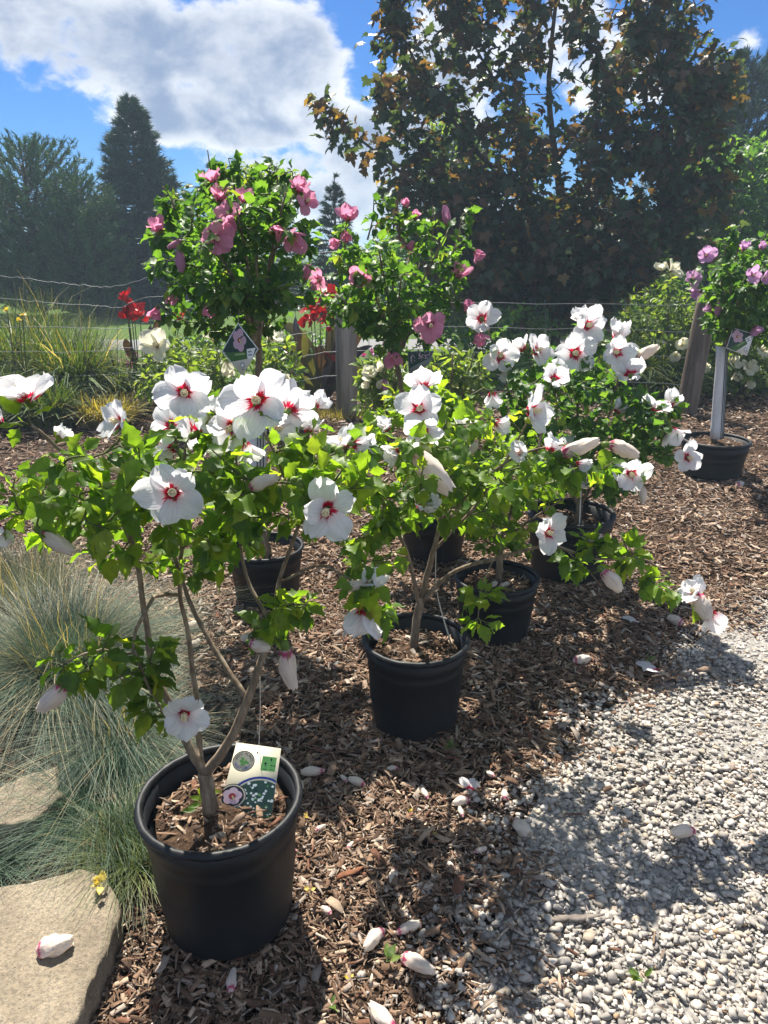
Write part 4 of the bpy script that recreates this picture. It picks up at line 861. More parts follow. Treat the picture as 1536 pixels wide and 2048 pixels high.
cd.lay = k0 + 2; cd.disc('printed_eye', .2, .55, .07, 'photo_red', 12); cd.poly('printed_stamen', [(.19, .54), (.26, .46), (.28, .48), (.21, .57)], 'tag_yellow')
cd.poly('blue_bar', [(.12, .06), (.17, .06), (.17, .22), (.12, .22)], 'print_blue'); cd.disc('hole', .53, 1.56, .022, 'ink', 10)
ph = at(517, 1507, 1.2 * KA); pb = at(520, 1345, 1.135 * KA)
Vt, Ft = tube(spline([ph, (ph + pb) / 2 + [.002, 0, 0], pb], 8) - cd.o, .0008, 4); obj('string', MB().add(Vt, Ft).mesh('string', M['string'], False, extra=False), cd.root)
def diamond(label, corners, full=True):
    """corners: left, bottom, right, top in pixels + distance"""
    L, B, Rr, T = [at(*c) for c in corners]; d = Card('plant_tag', label, 'plant tag', [B, Rr, T, L], 'tag_white', 1.0, 'diamond plant tags'); e = .03
    # card axes run along two edges: bottom (0,0), right (1,0), top (1,1), left (0,1)
    d.poly('print', [(e, 1 - e), (.32, .68 - .31), (.72 - .04, .0 + e), (1 - e, e), (1 - e, 1 - e)], 'tag_dark')
    if full:
        def xy(u, v): return (.5 + (u + v) * .5, .5 + (v - u) * .5)      # u right, v up in the hanging pose
        d.poly('band', [xy(-.86, -.06), xy(.5, -.06), xy(.5, -.34), xy(-.52, -.42)], 'tag_green'); k0 = d.lay + 1
        for i in range(5):
            a = i * 1.2566 + 1.2; d.disc('printed_petal', *xy(.0 + .2 * math.cos(a), .36 + .26 * math.sin(a)), .125, 'tag_violet', 12, lvl=k0 + i % 2)
        d.lay = k0 + 1; d.disc('printed_eye', *xy(.0, .36), .07, 'photo_red', 10); d.poly('printed_stamen', [xy(-.03, .38), xy(.1, .2), xy(.15, .22), xy(.04, .42)], 'tag_yellow')
        d.poly('bar', [xy(-.3, -.13), xy(.24, -.11), xy(.24, -.19), xy(-.3, -.2)], 'tag_yellowish'); d.poly('panel', [xy(.36, .02), xy(.86, .06), xy(.62, -.34), xy(.36, -.34)], 'tag_white'); k0 = d.lay + 1
        for v in (-.06, -.18): d.poly('mark', [xy(.42, v), xy(.62, v + .01), xy(.62, v - .05), xy(.42, v - .06)], 'tag_ink', lvl=k0)
        d.poly('mark', [xy(-.02, -.5), xy(.16, -.48), xy(.16, -.66), xy(-.02, -.68)], 'tag_ink', lvl=k0); d.poly('mark', [xy(.01, -.53), xy(.13, -.52), xy(.13, -.63), xy(.01, -.64)], 'tag_white', lvl=k0 + 1); d.poly('mark', [xy(-.02, -.74), xy(.16, -.73), xy(.16, -.76), xy(-.02, -.77)], 'tag_ink', lvl=k0)
    return d
dt = diamond('diamond plant tag with a pale flower photo under the densest pink standard', [(443, 703, 2.45), (485, 752, 2.45), (517, 698, 2.45), (476, 645, 2.45)])
q0 = at(476, 646, 2.45); q1 = at(480, 600, 2.55)
Vt, Ft = tube(spline([q0, (q0 + q1) / 2, q1], 6) - dt.o, .001, 4); obj('string', MB().add(Vt, Ft).mesh('string', M['string'], False, extra=False), dt.root)
d2 = diamond('diamond plant tag hanging above the white trunk guard in the squat pot', [(1452, 697, 4.36), (1494, 712, 4.36), (1508, 668, 4.36), (1466, 655, 4.36)])
q0 = at(1453, 696, 4.36); q1 = at(1448, 672, 4.5); Vt, Ft = tube(spline([q0, (q0 + q1) / 2, q1], 6) - d2.o, .001, 4); obj('string', MB().add(Vt, Ft).mesh('string', M['string'], False, extra=False), d2.root)
d3 = Card('plant_tag', 'clear-edged plant tag with dark speckled photo under the loose pink standard', 'plant tag', [at(818, 752, 2.9), at(858, 728, 2.9), at(868, 702, 2.9), at(815, 703, 2.9)], 'tag_ink', 1.0, 'diamond plant tags')
d3.poly('print', [(.02, .98), (.02, .3), (.94, .5), (.97, .97)], 'tag_dark'); k0 = d3.lay + 1
for i in range(46):
    x, y = rl.uniform(.1, .92), rl.uniform(.48, .93); r = rl.uniform(.012, .04); d3.disc('printed_bloom', x, y, r, 'tag_violet', 6, lvl=k0 + i % 3)
q0 = at(840, 703, 2.9); q1 = at(835, 640, 3.0); Vt, Ft = tube(spline([q0, (q0 + q1) / 2, q1], 6) - d3.o, .001, 4); obj('string', MB().add(Vt, Ft).mesh('string', M['string'], False, extra=False), d3.root)
d4 = Card('plant_label', 'pale stake label with grey print in the bushiest white hibiscus', 'plant label', [at(1147, 975, 2.72), at(1178, 977, 2.72), at(1152, 872, 2.74), at(1126, 872, 2.74)], 'tag_white', 3.0)
for (a_, b_) in ((2.55, 2.62), (2.3, 2.5), (.22, .3), (.42, .45), (.5, .53)): d4.poly('mark', [(.1, a_), (.9, a_), (.9, b_), (.1, b_)], 'tag_ink')
stb = at(1158, 1065, 2.85); q0 = at(1162, 976, 2.725); Vt, Ft = tube(spline([q0, stb], 5) - d4.o, .0025, 5); obj('stake', MB().add(Vt, Ft).mesh('stake', M['tag_white'], False, extra=False), d4.root)
# cord that hangs from the middle shrub's branch into its pot
c0, c1, c2 = at(872, 1090, 1.9), at(874, 1185, 1.89), at(905, 1298, 1.93)
Vt, Ft = tube(spline([c0, c1, c2], 16), [.0012, .0012, .003], 5); tag(obj('cord', MB().add(Vt - c0, Ft).mesh('cord', M['string'], False, extra=False), None, c0), 'thin pale cord tied to a branch, its end in the corded pot', 'cord')
# ---------------------------------------------------------------- fence
def wood_post(parent, origin, a, b, r, square, mat, name='post'):
    n = 14; P = spline([a, (a + b) / 2, b], n); rg = np.random.default_rng(int(abs(a[0]) * 100)); V, F = tube(P - origin, r * (1.28 if square else 1), 4 if square else 12, rough=.03, rng=rg)
    me = MB().add(V, F).mesh(name, M[mat], not square, extra=False); o = obj(name, me, parent)
    if square: bv_ = o.modifiers.new('edge', 'BEVEL'); bv_.width = .008; bv_.segments = 2
    return o
yF = 6.4
fb = at(690, 800, yF); fence = tag(empty('wire_fence', (fb[0], fb[1], 0)), 'slack wire fence with a grey square wooden post among the cannas', 'fence'); fo = np.array([fb[0], fb[1], 0])
pt = at(690, 588, yF - .1); wood_post(fence, fo, np.array([pt[0], pt[1], -.1]), pt, .078, True, 'wood')
pl = at(-190, 560, yF); wood_post(fence, fo, np.array([pl[0], pl[1], -.1]), pl, .07, True, 'wood')
for px_list in ([(-190, 540), (-20, 549), (80, 562), (160, 570), (225, 573), (320, 550), (460, 528), (640, 505), (705, 500)], [(-190, 592), (0, 597), (100, 606), (200, 612), (240, 614), (290, 596), (420, 590), (560, 612), (690, 604), (950, 606), (1380, 610)],
                [(-190, 650), (100, 655), (250, 657), (330, 640), (560, 672), (690, 650), (1000, 655), (1375, 665)], [(-190, 700), (150, 704), (330, 692), (560, 716), (690, 702), (1000, 705), (1370, 715)], [(-190, 752), (150, 752), (330, 742), (560, 764), (690, 750), (1000, 752), (1365, 770)]):
    P = spline([at(x, y, yF - .1) for x, y in px_list], 60); rgw = np.random.default_rng(len(px_list)); P[:, 2] += rgw.normal(0, .004, 60); V, F = tube(P - fo, .0024, 4, cap=False); obj('wire', MB().add(V, F).mesh('wire', M['wire'], False, extra=False), fence)
for x in (30, 95, 170, 232, 300, 590, 735, 1090, 1250):
    P = spline([at(x, 598, yF - .1), at(x + 3, 700, yF - .1), at(x - 2, 815, yF - .1)], 8); V, F = tube(P - fo, .0024, 4, cap=False); obj('wire', MB().add(V, F).mesh('wire', M['wire'], False, extra=False), fence)
lb = gnd(1374, 828); lt_ = at(1418, 590, lb[1] + .1)
lp = tag(empty('leaning_post', (lb[0], lb[1], 0)), 'brown round wooden post leaning beside the squat pot', 'post'); wood_post(lp, np.array([lb[0], lb[1], 0]), np.array([lb[0] - .02, lb[1], -.1]), lt_, .088, False, 'wood_dark')

# ---------------------------------------------------------------- maple
ym = 10.4
rm = np.random.default_rng(77)
mb_ = np.array([at(1110, 700, ym)[0], ym, 0.0]); mt = at(1110, -160, ym)
limbs = [([mb_, mb_ * .65 + mt * .35 + [.09, 0, 0], mb_ * .35 + mt * .65 + [-.07, 0, 0], mt + [.12, 0, 0]], .07, .012)]
tg = []
def mlimb(pts, r0=.04, r1=.008, n=12, sp=.36):
    P = W(pts); limbs.append((P, r0, r1)); Q = spline(P, 30)
    for i in range(n): j = rm.integers(10, 30); tg.append(Q[j] + rm.normal(0, sp * (.25 + .75 * (30 - j) / 20), 3) * [1, 1, .8])
mlimb([(1110, 560, ym), (960, 470, ym - 0.65), (870, 400, ym - 0.78), (760, 310, ym - 0.91), (690, 255, ym - 0.91), (622, 192, ym - 0.91)], .032, .006, 34, .13)
mlimb([(1110, 420, ym), (980, 330, ym - 0.39), (870, 190, ym - 0.52), (800, 60, ym - 0.52), (775, -40, ym - 0.52)], .035, .006, 38, .22)
mlimb([(1110, 500, ym), (950, 420, ym), (860, 330, ym), (800, 240, ym), (760, 150, ym)], .032, .006, 30, .2)
mlimb([(1110, 350, ym), (1000, 180, ym), (930, 50, ym), (900, -60, ym)], .026, .005, 20)
mlimb([(1110, 420, ym), (1280, 300, ym), (1380, 200, ym), (1465, 130, ym - 0.26)], .035, .006, 36, .22)
mlimb([(1110, 520, ym), (1280, 460, ym - 0.52), (1390, 400, ym - 0.65), (1440, 300, ym - 0.65)], .035, .006, 28, .26)
mlimb([(1110, 330, ym), (1230, 150, ym), (1310, 20, ym), (1340, -60, ym)], .026, .005, 20)
mlimb([(1110, 600, ym), (1000, 580, ym - 0.78), (930, 560, ym - 1.04)], .02, .005, 16)
mlimb([(1110, 600, ym), (1220, 560, ym - 0.65), (1290, 520, ym - 0.91)], .02, .005, 18)
for cx, cy, rx, ry, n, dY in ((1110, 140, 300, 190, 75, 1.4), (1110, 350, 300, 160, 150, 1.5), (1110, 520, 215, 110, 240, 1.3), (1180, 480, 170, 130, 120, 1.3), (1320, 200, 120, 170, 80, 1.0), (950, 440, 120, 130, 90, .9), (1080, 600, 170, 60, 130, .9), (1130, -80, 240, 90, 60, 1.0), (900, 470, 90, 110, 60, .8), (1390, 430, 90, 110, 50, .8), (1110, 50, 130, 110, 26, .9), (900, 30, 120, 130, 20, .9), (1335, 40, 110, 140, 30, .9), (830, 190, 80, 110, 18, .8), (1420, 180, 60, 120, 24, .8), (820, 420, 60, 80, 25, .6)):
    tg += ell(rm, n, cx, cy, rx, ry, ym, dY)
shrub('maple_tree', 'dark maple with browning autumn leaves standing behind the fence', 'maple tree', None, mb_, limbs, tg, [], leaf=.135, leafmat='maple', nparts=300, seed=78, per=6, kind='maple', droop=.8, twig_r=.006, bud_p=0, barkmat='trunk', step=.16, tipn=3, spread=.9, loose=.09)

# ---------------------------------------------------------------- conifers and broadleaf trees beyond the road
def conifer(label, px, top, base_y, wpx, Y, seed, cols, kind='spruce', n=9000, cat='conifer', lean=0):
    r = np.random.default_rng(seed); t = at(px, top, Y); b = t.copy(); H = t[2]; Rr = wpx * mpp(at(px, (top + base_y) / 2, Y)) / 2; o = np.array([b[0], Y, 0.0]); root = tag(empty('spruce_tree' if kind == 'spruce' else 'pine_tree', o), label, cat, 'conifers beyond the road')
    V, F = tube(spline([(0, 0, -.1), (0, 0, H * .5), (t[0] - b[0], 0, H)], 12), [.02 * H, .003 * H], 7); obj('trunk', MB().add(V, F).mesh('trunk', M['trunk'], True, extra=False), root)
    # branches, each carrying needle sprays
    nb = int(n / 45); mb = MB(); br = MB(); AT, AD, AS = [], [], []
    for i in range(nb):
        h = 1 - (1 - r.random()) ** (.62 if kind == 'spruce' else .8); h = .03 + .97 * h; z = H * h
        prof = (1 - h) ** .8 + .02 if kind == 'spruce' else (np.sqrt(max(0, 1 - ((h - .38) / .63) ** 2)) * .95 + .05)
        L = Rr * prof * r.uniform(.72, 1.12); a = r.uniform(0, 6.28); up = (.25 + .55 * h) if kind != 'spruce' else (-.28 + .95 * h ** 2)
        d = np.array([math.cos(a), math.sin(a), 0]); s = np.array([0, 0, z]); m = s + d * L * .55 + [0, 0, up * L * .25]; e = s + d * L + [0, 0, up * L * .75 + .1 * L]
        P = spline([s, m, e], 4); Vt, Ft = tube(P, [.006 * H * (1.15 - h) + .004, .003], 3, cap=False); br.add(Vt, Ft)
        k = 45; f = .25 + .75 * r.random(k) ** .7; idx = f * 3; i0 = np.minimum(idx.astype(int), 2); Q = P[i0] + (P[i0 + 1] - P[i0]) * (idx - i0)[:, None]
        td = unit(P[-1] - P[0]); side = r.normal(0, 1, (k, 3)); D = unit(td * .9 + side * (.55 if kind == 'spruce' else .75) + [0, 0, (-.05 if kind == 'spruce' else .5)])
        AT.append(Q + r.normal(0, .02 * H / 5, (k, 3))); AD.append(D); AS.append(r.uniform(.6, 1.3, k) * (.055 if kind == 'spruce' else .06) * H * (.55 + .45 * (1 - h)))
    AT, AD, AS = np.concatenate(AT), np.concatenate(AD), np.concatenate(AS)
    # needle spray: three thin crossed blades
    sp = []; sf = []
    for q in range(3):
        a = q * math.pi / 3; w = .07; c, s_ = math.cos(a) * w, math.sin(a) * w; tip = np.array([math.cos(q * 2.4) * .2, 1.0 - .12 * q, math.sin(q * 2.4) * .2]); j = len(sp); sp += [(-c, 0, -s_), (c, 0, s_), tuple(tip)]; sf.append((j, j + 1, j + 2))
    R_ = frames(AD, r.normal(0, 1, AD.shape)); Vv, Ff = inst(np.array(sp), [np.array(sf)], R_, AT, AS)
    hh = AT[:, 2] / H; c0, c1 = np.array(cols[0]), np.array(cols[1]); cc = c0 + (c1 - c0) * (r.random((len(AT), 1)))
    mb.add(Vv, Ff, col=np.repeat(cc, 9, 0)); stuff(obj('crown', mb.mesh('crown', M['conifer'], False), root)); stuff(obj('branches', br.mesh('branches', M['trunk'], True, extra=False), root)); return root
GD = [(.016, .046, .03), (.042, .092, .054)]; GP = [(.034, .084, .036), (.1, .18, .07)]
conifer('tall dark pointed spruce beyond the road', 258, 195, 655, 290, 17.5, 1, GD, 'spruce', 32000)
conifer('rounded pine with a tall leader tuft, beyond the tall grasses', 42, 300, 660, 270, 16.5, 2, GP, 'pine', 20000)
conifer('low rounded pine between the tufted pine and the pointed spruce', 150, 365, 660, 170, 16.0, 3, GP, 'pine', 15000)
conifer('pine on the outer side of the tufted pine, beyond the tall grasses', -120, 330, 660, 260, 16.8, 8, GP, 'pine', 10000)
conifer('small thin spruce seen between the two pink hibiscus standards', 668, 345, 650, 130, 16.0, 4, GD, 'spruce', 9000)
conifer('dark spruce behind the densest pink standard', 420, 330, 655, 190, 18.5, 5, GD, 'spruce', 12000)
conifer('tall dark spruce behind the violet standard and the maple', 1500, 135, 650, 250, 17.5, 6, [(.02, .05, .035), (.045, .085, .05)], 'pine', 22000)
conifer('dark pine behind the maple and its neighbour the tall spruce', 1400, 270, 650, 210, 16.5, 7, [(.02, .05, .035), (.05, .085, .05)], 'pine', 15000)
conifer('dark spruce filling the gap behind the cannas', 560, 420, 655, 190, 19.5, 9, GD, 'spruce', 9000)
def broadleaf(label, px, cy, rx, ry, Y, seed, mat, n=5000, leaf=.14, base_y=650, name='broadleaf_tree', cat='tree', nparts=0, kind='far', group=None, limbs_n=9, per=8):
    r = np.random.default_rng(seed); c = at(px, cy, Y); s = mpp(c); o = np.array([c[0], Y, 0]); top = at(px, cy - ry * .3, Y); L = [([o, (o + top) / 2, top], .015 * top[2], .006 * top[2])]
    for i in range(limbs_n):
        a = i * 2.4; e = at(px + rx * .8 * math.cos(a), cy - ry * .6 * math.sin(a * 1.7), Y + rx * s * .7 * math.sin(a)); st = o + (top - o) * (.35 + .06 * i); L.append(([st, (st + e) / 2 + [0, 0, .04 * top[2]], e], .007 * top[2], .002 * top[2]))
    tg = ell(r, int(n / per), px, cy, rx, ry, Y, rx * s, .3)
    return shrub(name, label, cat, group, o, L, tg, [], leaf=leaf, leafmat=mat, nparts=nparts, seed=seed, per=per - 3, kind=kind, droop=.4, twig_r=.002 * top[2] * .6, bud_p=0, barkmat='trunk', step=.15, tipn=3, minz=.03)
broadleaf('mid green broadleaf tree behind the violet standard', 1480, 400, 130, 130, 13.5, 31, 'leaf_dark', 6500, .13)
broadleaf('pale green tree seen through the maple, over its long branch', 905, 330, 70, 120, 15.5, 32, 'bush', 3000, .13)
broadleaf('dark broadleaf thicket tree behind the maple', 1150, 540, 260, 120, 14.5, 33, 'leaf_dark', 7000, .17)
broadleaf('dark broadleaf tree behind the loose pink standard', 840, 560, 170, 110, 15.0, 34, 'leaf_dark', 4500, .16)
broadleaf('slender tree with round leaves topping the densest pink standard', 500, 380, 110, 55, 12.5, 35, 'bush', 1800, .13)
for i, (px, cy, rx, ry, Y, lb_) in enumerate([(-250, 560, 240, 140, 24, 'far dark tree past the outer pine'), (330, 590, 230, 110, 24, 'far dark tree behind the pointed spruce'), (1700, 520, 240, 180, 22, 'far dark tree past the violet standard'), (1000, 590, 300, 90, 24, 'far dark tree behind the thicket')]):
    broadleaf(lb_, px, cy, rx, ry, Y, 50 + i, 'leaf_dark', 3600, .34, group='far trees')

# ---------------------------------------------------------------- bed plants by the fence
def bush(label, px, base_y, top_y, wpx, Y, seed, mat='bush', leaf=.09, n=700, fl=(), petal='petal_cream', nparts=120, cat='shrub', name='bed_shrub', kind='plain'):
    r = np.random.default_rng(seed); b = at(px, base_y, Y); o = np.array([b[0], Y, 0.0]); L = []
    for i in range(7):
        a = i * 2.4; e = at(px + wpx * .38 * math.cos(a), top_y + (base_y - top_y) * (.1 + .3 * r.random()), Y + .3 * math.sin(a)); L.append(([o + [.03 * math.cos(a), .03 * math.sin(a), 0], (o + e) / 2 + [0, 0, .05], e], .012, .004))
    cy, ry = (base_y + top_y) / 2, (base_y - top_y) / 2; tg = ell(r, int(n / 6), px, cy, wpx / 2, ry, Y, wpx / 2 * mpp(b), .1)
    return shrub(name, label, cat, 'plants in the bed along the fence', o, L, tg, FL(fl), leaf=leaf, leafmat=mat, nparts=nparts, seed=seed, per=4, petal=petal, bud_p=.1, kind=kind, droop=.3, twig_r=.003, step=.08, tipn=2, minz=.02, budsize=.03)
yb = 5.9
bush('dark green bed shrub filling the gap behind the cannas', 600, 790, 640, 230, 8.2, 68, 'leaf_dark', n=900, nparts=60)
bush('dark green bed shrub under the maple skirts', 1000, 790, 600, 280, 8.4, 69, 'leaf_dark', n=1300, nparts=60)
bush('dark green bed shrub behind the first pink standard', 420, 780, 640, 160, 8.0, 70, 'leaf_dark', n=700, nparts=60)
bush('cream-flowered bed hibiscus below the densest pink standard', 370, 850, 665, 190, yb, 61, fl=[(312, 690, yb - .3, 80, (-.1, .3, .9), 'open'), (455, 735, yb - .4, 54, (.1, -.6, .3), 'half'), (430, 672, yb - .2, 50, (.1, .8, .2), 'half'), (345, 750, yb - .4, 40, (.1, .3, .5), 'half')], n=800)
bush('cream-flowered bed hibiscus between the trunk guard and the cannas', 545, 850, 670, 130, yb, 62, fl=[(545, 670, yb - .2, 60, (.4, .6, .3), 'half'), (572, 755, yb - .3, 34, (0, -.5, .3), 'half')], n=500)
bush('pale budded bed hydrangea behind the square post', 765, 830, 700, 110, 5.4, 63, fl=[(740, 745, 5.2, 40, (0, .5, .6), 'half'), (760, 735, 5.2, 34, (.3, .6, .4), 'half'), (733, 768, 5.2, 38, (-.3, -.2, .6), 'half'), (765, 765, 5.2, 34, (.2, -.2, .7), 'half')], n=420)
bush('yellow-green bed shrub under the loose pink standard', 900, 850, 690, 150, 5.2, 64, n=700)
bush('tall yellow-green bed shrub topped by two cream blooms', 1330, 800, 555, 200, 7.5, 65, leaf=.075, n=2200, fl=[(1345, 540, 7.2, 56, (.5, .4, .5), 'open'), (1322, 535, 7.2, 36, (-.3, .6, .3), 'half')])
bush('cream-flowered bed hibiscus behind the leaning post', 1480, 815, 610, 210, 7.3, 66, leaf=.085, n=1700, fl=[(1365, 690, 6.9, 46, (-.2, .3, .8), 'half'), (1352, 712, 6.9, 40, (-.3, -.2, .8), 'half'), (1465, 722, 6.9, 44, (.3, .3, .9), 'open'), (1497, 735, 6.9, 44, (.2, .4, .8), 'open'), (1420, 660, 6.9, 36, (0, .4, .8), 'half'), (1475, 750, 6.9, 36, (0, -.5, .5), 'half'), (1500, 765, 6.9, 34, (.1, -.6, .5), 'half'), (1525, 700, 6.9, 44, (.2, .2, .8), 'open'), (1410, 735, 6.9, 30, (0, 0, 1), 'open'), (1520, 650, 6.9, 34, (0, .5, .6), 'half')])
bush('yellow-green bed shrub past the violet standard', 1600, 800, 540, 170, 7.4, 67, n=1000)
def grass(label, px, py, n, h, spread, w, cols, seed, name='grass_clump', lean=.9, stalk=0, cat='grass', group=None, z0=0.0, segs=5, base_r=.08):
    r = np.random.default_rng(seed); o = gnd(px, py, z0); root = tag(empty(name, o), label, cat, group)
    def blades(n, hh, ww, cc, lean_, pos):
        a = r.uniform(0, 6.28, n); rad = np.sqrt(r.random(n)) * pos; Hh = hh * r.uniform(.35, 1.2, n); ln = lean_ * r.uniform(.1, 1.25, n); d = np.stack([np.cos(a), np.sin(a), 0 * a], 1); d = unit(d + r.normal(0, .5, d.shape) * [1, 1, 0])
        side = np.stack([-d[:, 1], d[:, 0], 0 * a], 1); t = np.linspace(0, 1, segs); b0 = np.stack([np.cos(a) * rad, np.sin(a) * rad, 0 * a], 1); V = []
        for i, q in enumerate(t):
            ce = b0 + d * (Hh * ln * q ** 1.7)[:, None] * spread + np.array([0, 0, 1]) * (Hh * (q - .42 * ln * q ** 2.6))[:, None] + side * (.1 * Hh * np.sin(q * 3.5 + a * 17) * q)[:, None]; wd = ww * (1 - .85 * q)
            V += [ce - side * wd / 2, ce + side * wd / 2]
        V = np.stack(V, 1); V[..., 2] = np.maximum(V[..., 2], .004); m = 2 * segs; k = np.arange(segs - 1); Fq = np.stack([2 * k, 2 * k + 1, 2 * k + 3, 2 * k + 2], 1); F = (Fq[None] + (np.arange(n) * m)[:, None, None]).reshape(-1, 4)
        col = np.array(cc)[r.integers(0, len(cc), n)] * r.uniform(.7, 1.3, (n, 1)); return V.reshape(-1, 3), F, np.repeat(col, m, 0)
    V, F, c = blades(n, h, w, cols, lean, base_r); gm = M['fescue' if name == 'blue_fescue' else 'grass']; mb = MB().add(V, F, col=c); stuff(obj('blades', mb.mesh('blades', gm, True), root))
    if stalk: V, F, c = blades(stalk, h * 1.25, w * 1.1, [(.42, .34, .2), (.5, .42, .27), (.34, .27, .16)], lean * .9, base_r * 1.1); stuff(obj('seed_stalks', MB().add(V, F, col=c).mesh('seed_stalks', M['grass'], True), root))
    return root
BL = [(.06, .115, .085), (.09, .15, .11), (.05, .09, .06), (.14, .19, .13)]; YG = [(.1, .15, .05), (.15, .19, .07), (.2, .2, .09), (.08, .12, .04)]
G1 = 'blue fescue clumps round the sandstone slabs'
grass('large blue fescue clump with tan seed stalks behind the half buried slab', 140, 1372, 6500, .34, 1.15, .0021, BL + [(.04, .075, .05), (.2, .2, .13)], 1, 'blue_fescue', 1.3, 450, 'grass', G1, base_r=.1)
grass('floppy blue fescue tuft spilling between the large clump and the card pot', 245, 1500, 2200, .24, 1.1, .002, BL + [(.2, .2, .13)], 7, 'blue_fescue', 1.35, 90, 'grass', G1, base_r=.07)
grass('short sparse fescue tuft on the mulch beside the large fescue clump', 262, 1335, 1000, .2, 1.1, .002, BL + [(.24, .22, .14)], 8, 'blue_fescue', 1.3, 60, 'grass', G1, base_r=.07)
grass('dense blue-green fescue clump between the two sandstone slabs', 215, 1640, 2800, .18, 1.15, .0019, BL[:3] + [(.09, .15, .07)], 2, 'blue_fescue', 1.2, 40, 'grass', G1, base_r=.1)
grass('yellow-green fescue tuft at the foot of the card pot', 275, 1745, 2200, .16, 1.0, .002, YG, 3, 'blue_fescue', 1.1, 10, 'grass', G1, base_r=.05)
grass('blue fescue clump at the outer end of the half buried slab', -30, 1735, 1500, .13, 1.1, .002, BL, 4, 'blue_fescue', 1.2, 20, 'grass', G1, base_r=.09)
grass('grey-green fescue clump behind the large blue fescue clump', 60, 1240, 3200, .34, .9, .0024, [(.2, .19, .12), (.13, .16, .11), (.09, .13, .09), (.28, .25, .16)], 5, 'blue_fescue', .9, 120, 'grass', G1, base_r=.12)
G2 = 'ornamental grasses and daylilies along the fence'; DL = [(.05, .1, .03), (.085, .15, .035), (.12, .18, .05), (.035, .075, .025), (.16, .17, .06)]
for i, (px, py, n, h, lb_) in enumerate([(150, 812, 1800, .95, 'broad arching daylily clump at the fence with dark gaps below'), (50, 800, 1700, 1.05, 'tall daylily clump with yellow blooms by the fence'), (-60, 800, 1300, 1.0, 'outermost daylily clump by the fence'), (255, 815, 1100, .62, 'low arching daylily clump beside the purple petunias'), (215, 850, 800, .36, 'short yellowing grass clump in front of the daylilies'), (105, 760, 1200, 1.15, 'thin upright grass clump behind the daylilies'), (1275, 790, 1600, .8, 'dark arching grass clump beside the leaning post'), (1210, 790, 1000, .75, 'grass clump behind the bushiest white hibiscus'), (1322, 800, 900, .5, 'low grass clump at the foot of the leaning post'), (680, 835, 300, .16, 'small yellow dry grass tuft below the square post'), (0, 845, 1300, .6, 'low daylily clump in front of the tall daylily clump'), (100, 850, 1100, .5, 'short leafy grass clump at the mulch edge below the daylilies'), (190, 770, 900, .9, 'slender seeding grass clump behind the wires')]):
    fine = i in (5, 9, 12); dry = i in (4, 9)
    grass(lb_, px, py, n, h * (.85 if fine else .8), .8, .006 if fine else .02, [(.28, .25, .08), (.2, .2, .06), (.35, .28, .1)] if dry else DL, 20 + i, 'daylily_clump' if i in (0, 1, 2, 3, 10) else 'grass_clump', .9 if fine else 1.2, 30 if i in (0, 5, 12) else 0, 'grass', G2, base_r=.2)
# daylily blooms are parts of a plant of their own
def stem_flowers(name, label, cat, px, py, pts, Y, mat, size, seed, leaves=None, group=None):
    r = np.random.default_rng(seed); o = at(px, py, Y); o[2] = 0; root = tag(empty(name, o), label, cat, group)
    for (x, y, s) in pts:
        e = at(x, y, Y); st = o + [(e[0] - o[0]) * .5, 0, 0]; V, F = tube(spline([st - o, (st + e) / 2 - o, e - o], 8), [.008, .004], 5); obj('stem', MB().add(V, F).mesh('stem', M['twig'], True, extra=False), root)
        mb = MB(); k = int(9 * s) + 3
        for i in range(k):
            c = e + r.normal(0, size * s * .32, 3); d = unit(r.normal(0, 1, 3) + [0, -.3, .5]); T_ = PLAIN[i % 5]; V, F = inst(T_[0] * [1.9, 1, 1], T_[1], frames(d[None], r.normal(0, 1, (1, 3))), c[None] - o, np.array([size * r.uniform(.5, .9)])); mb.add(V, F)
        obj('flower_head', mb.mesh('flower_head', M[mat], True, extra=False), root)
    for (x0, y0, x1, y1, w) in (leaves or []):
        a, b = at(x0, y0, Y + r.uniform(-.1, .1)), at(x1, y1, Y + r.uniform(-.3, .15)); n = 10; t = np.linspace(0, 1, n)[:, None]; L_ = np.linalg.norm(b - a); out_ = np.array([np.sign(b[0] - a[0]) * .12 * L_, r.uniform(-.2, .1) * L_, .1 * L_])
        P = a + (b - a) * t + out_ * np.sin(np.pi * t) * .6 - np.array([0, 0, .1 * L_]) * t ** 3; tw = r.uniform(-.7, .7) + r.uniform(-.6, .6) * t; sd0 = unit(np.cross(b - a, [0.1, 1, .1])); sd = sd0 * np.cos(tw) + np.array([0, 1.0, 0]) * np.sin(tw); wd = .62 * w * mpp(a) * np.sin(np.pi * np.clip(t * .93 + .06, 0, 1)) ** .75
        V = np.stack([P - sd * wd / 2 + [0, .0, .25] * wd, P - sd * wd * .25 + [0, 0, .06] * wd, P, P + sd * wd * .25 + [0, 0, .06] * wd, P + sd * wd / 2 + [0, 0, .25] * wd], 1).reshape(-1, 3) - o; obj('leaf', MB().add(V, grid_faces(n, 5)).mesh('leaf', M['canna_leaf'], True, extra=False), root)
    return root
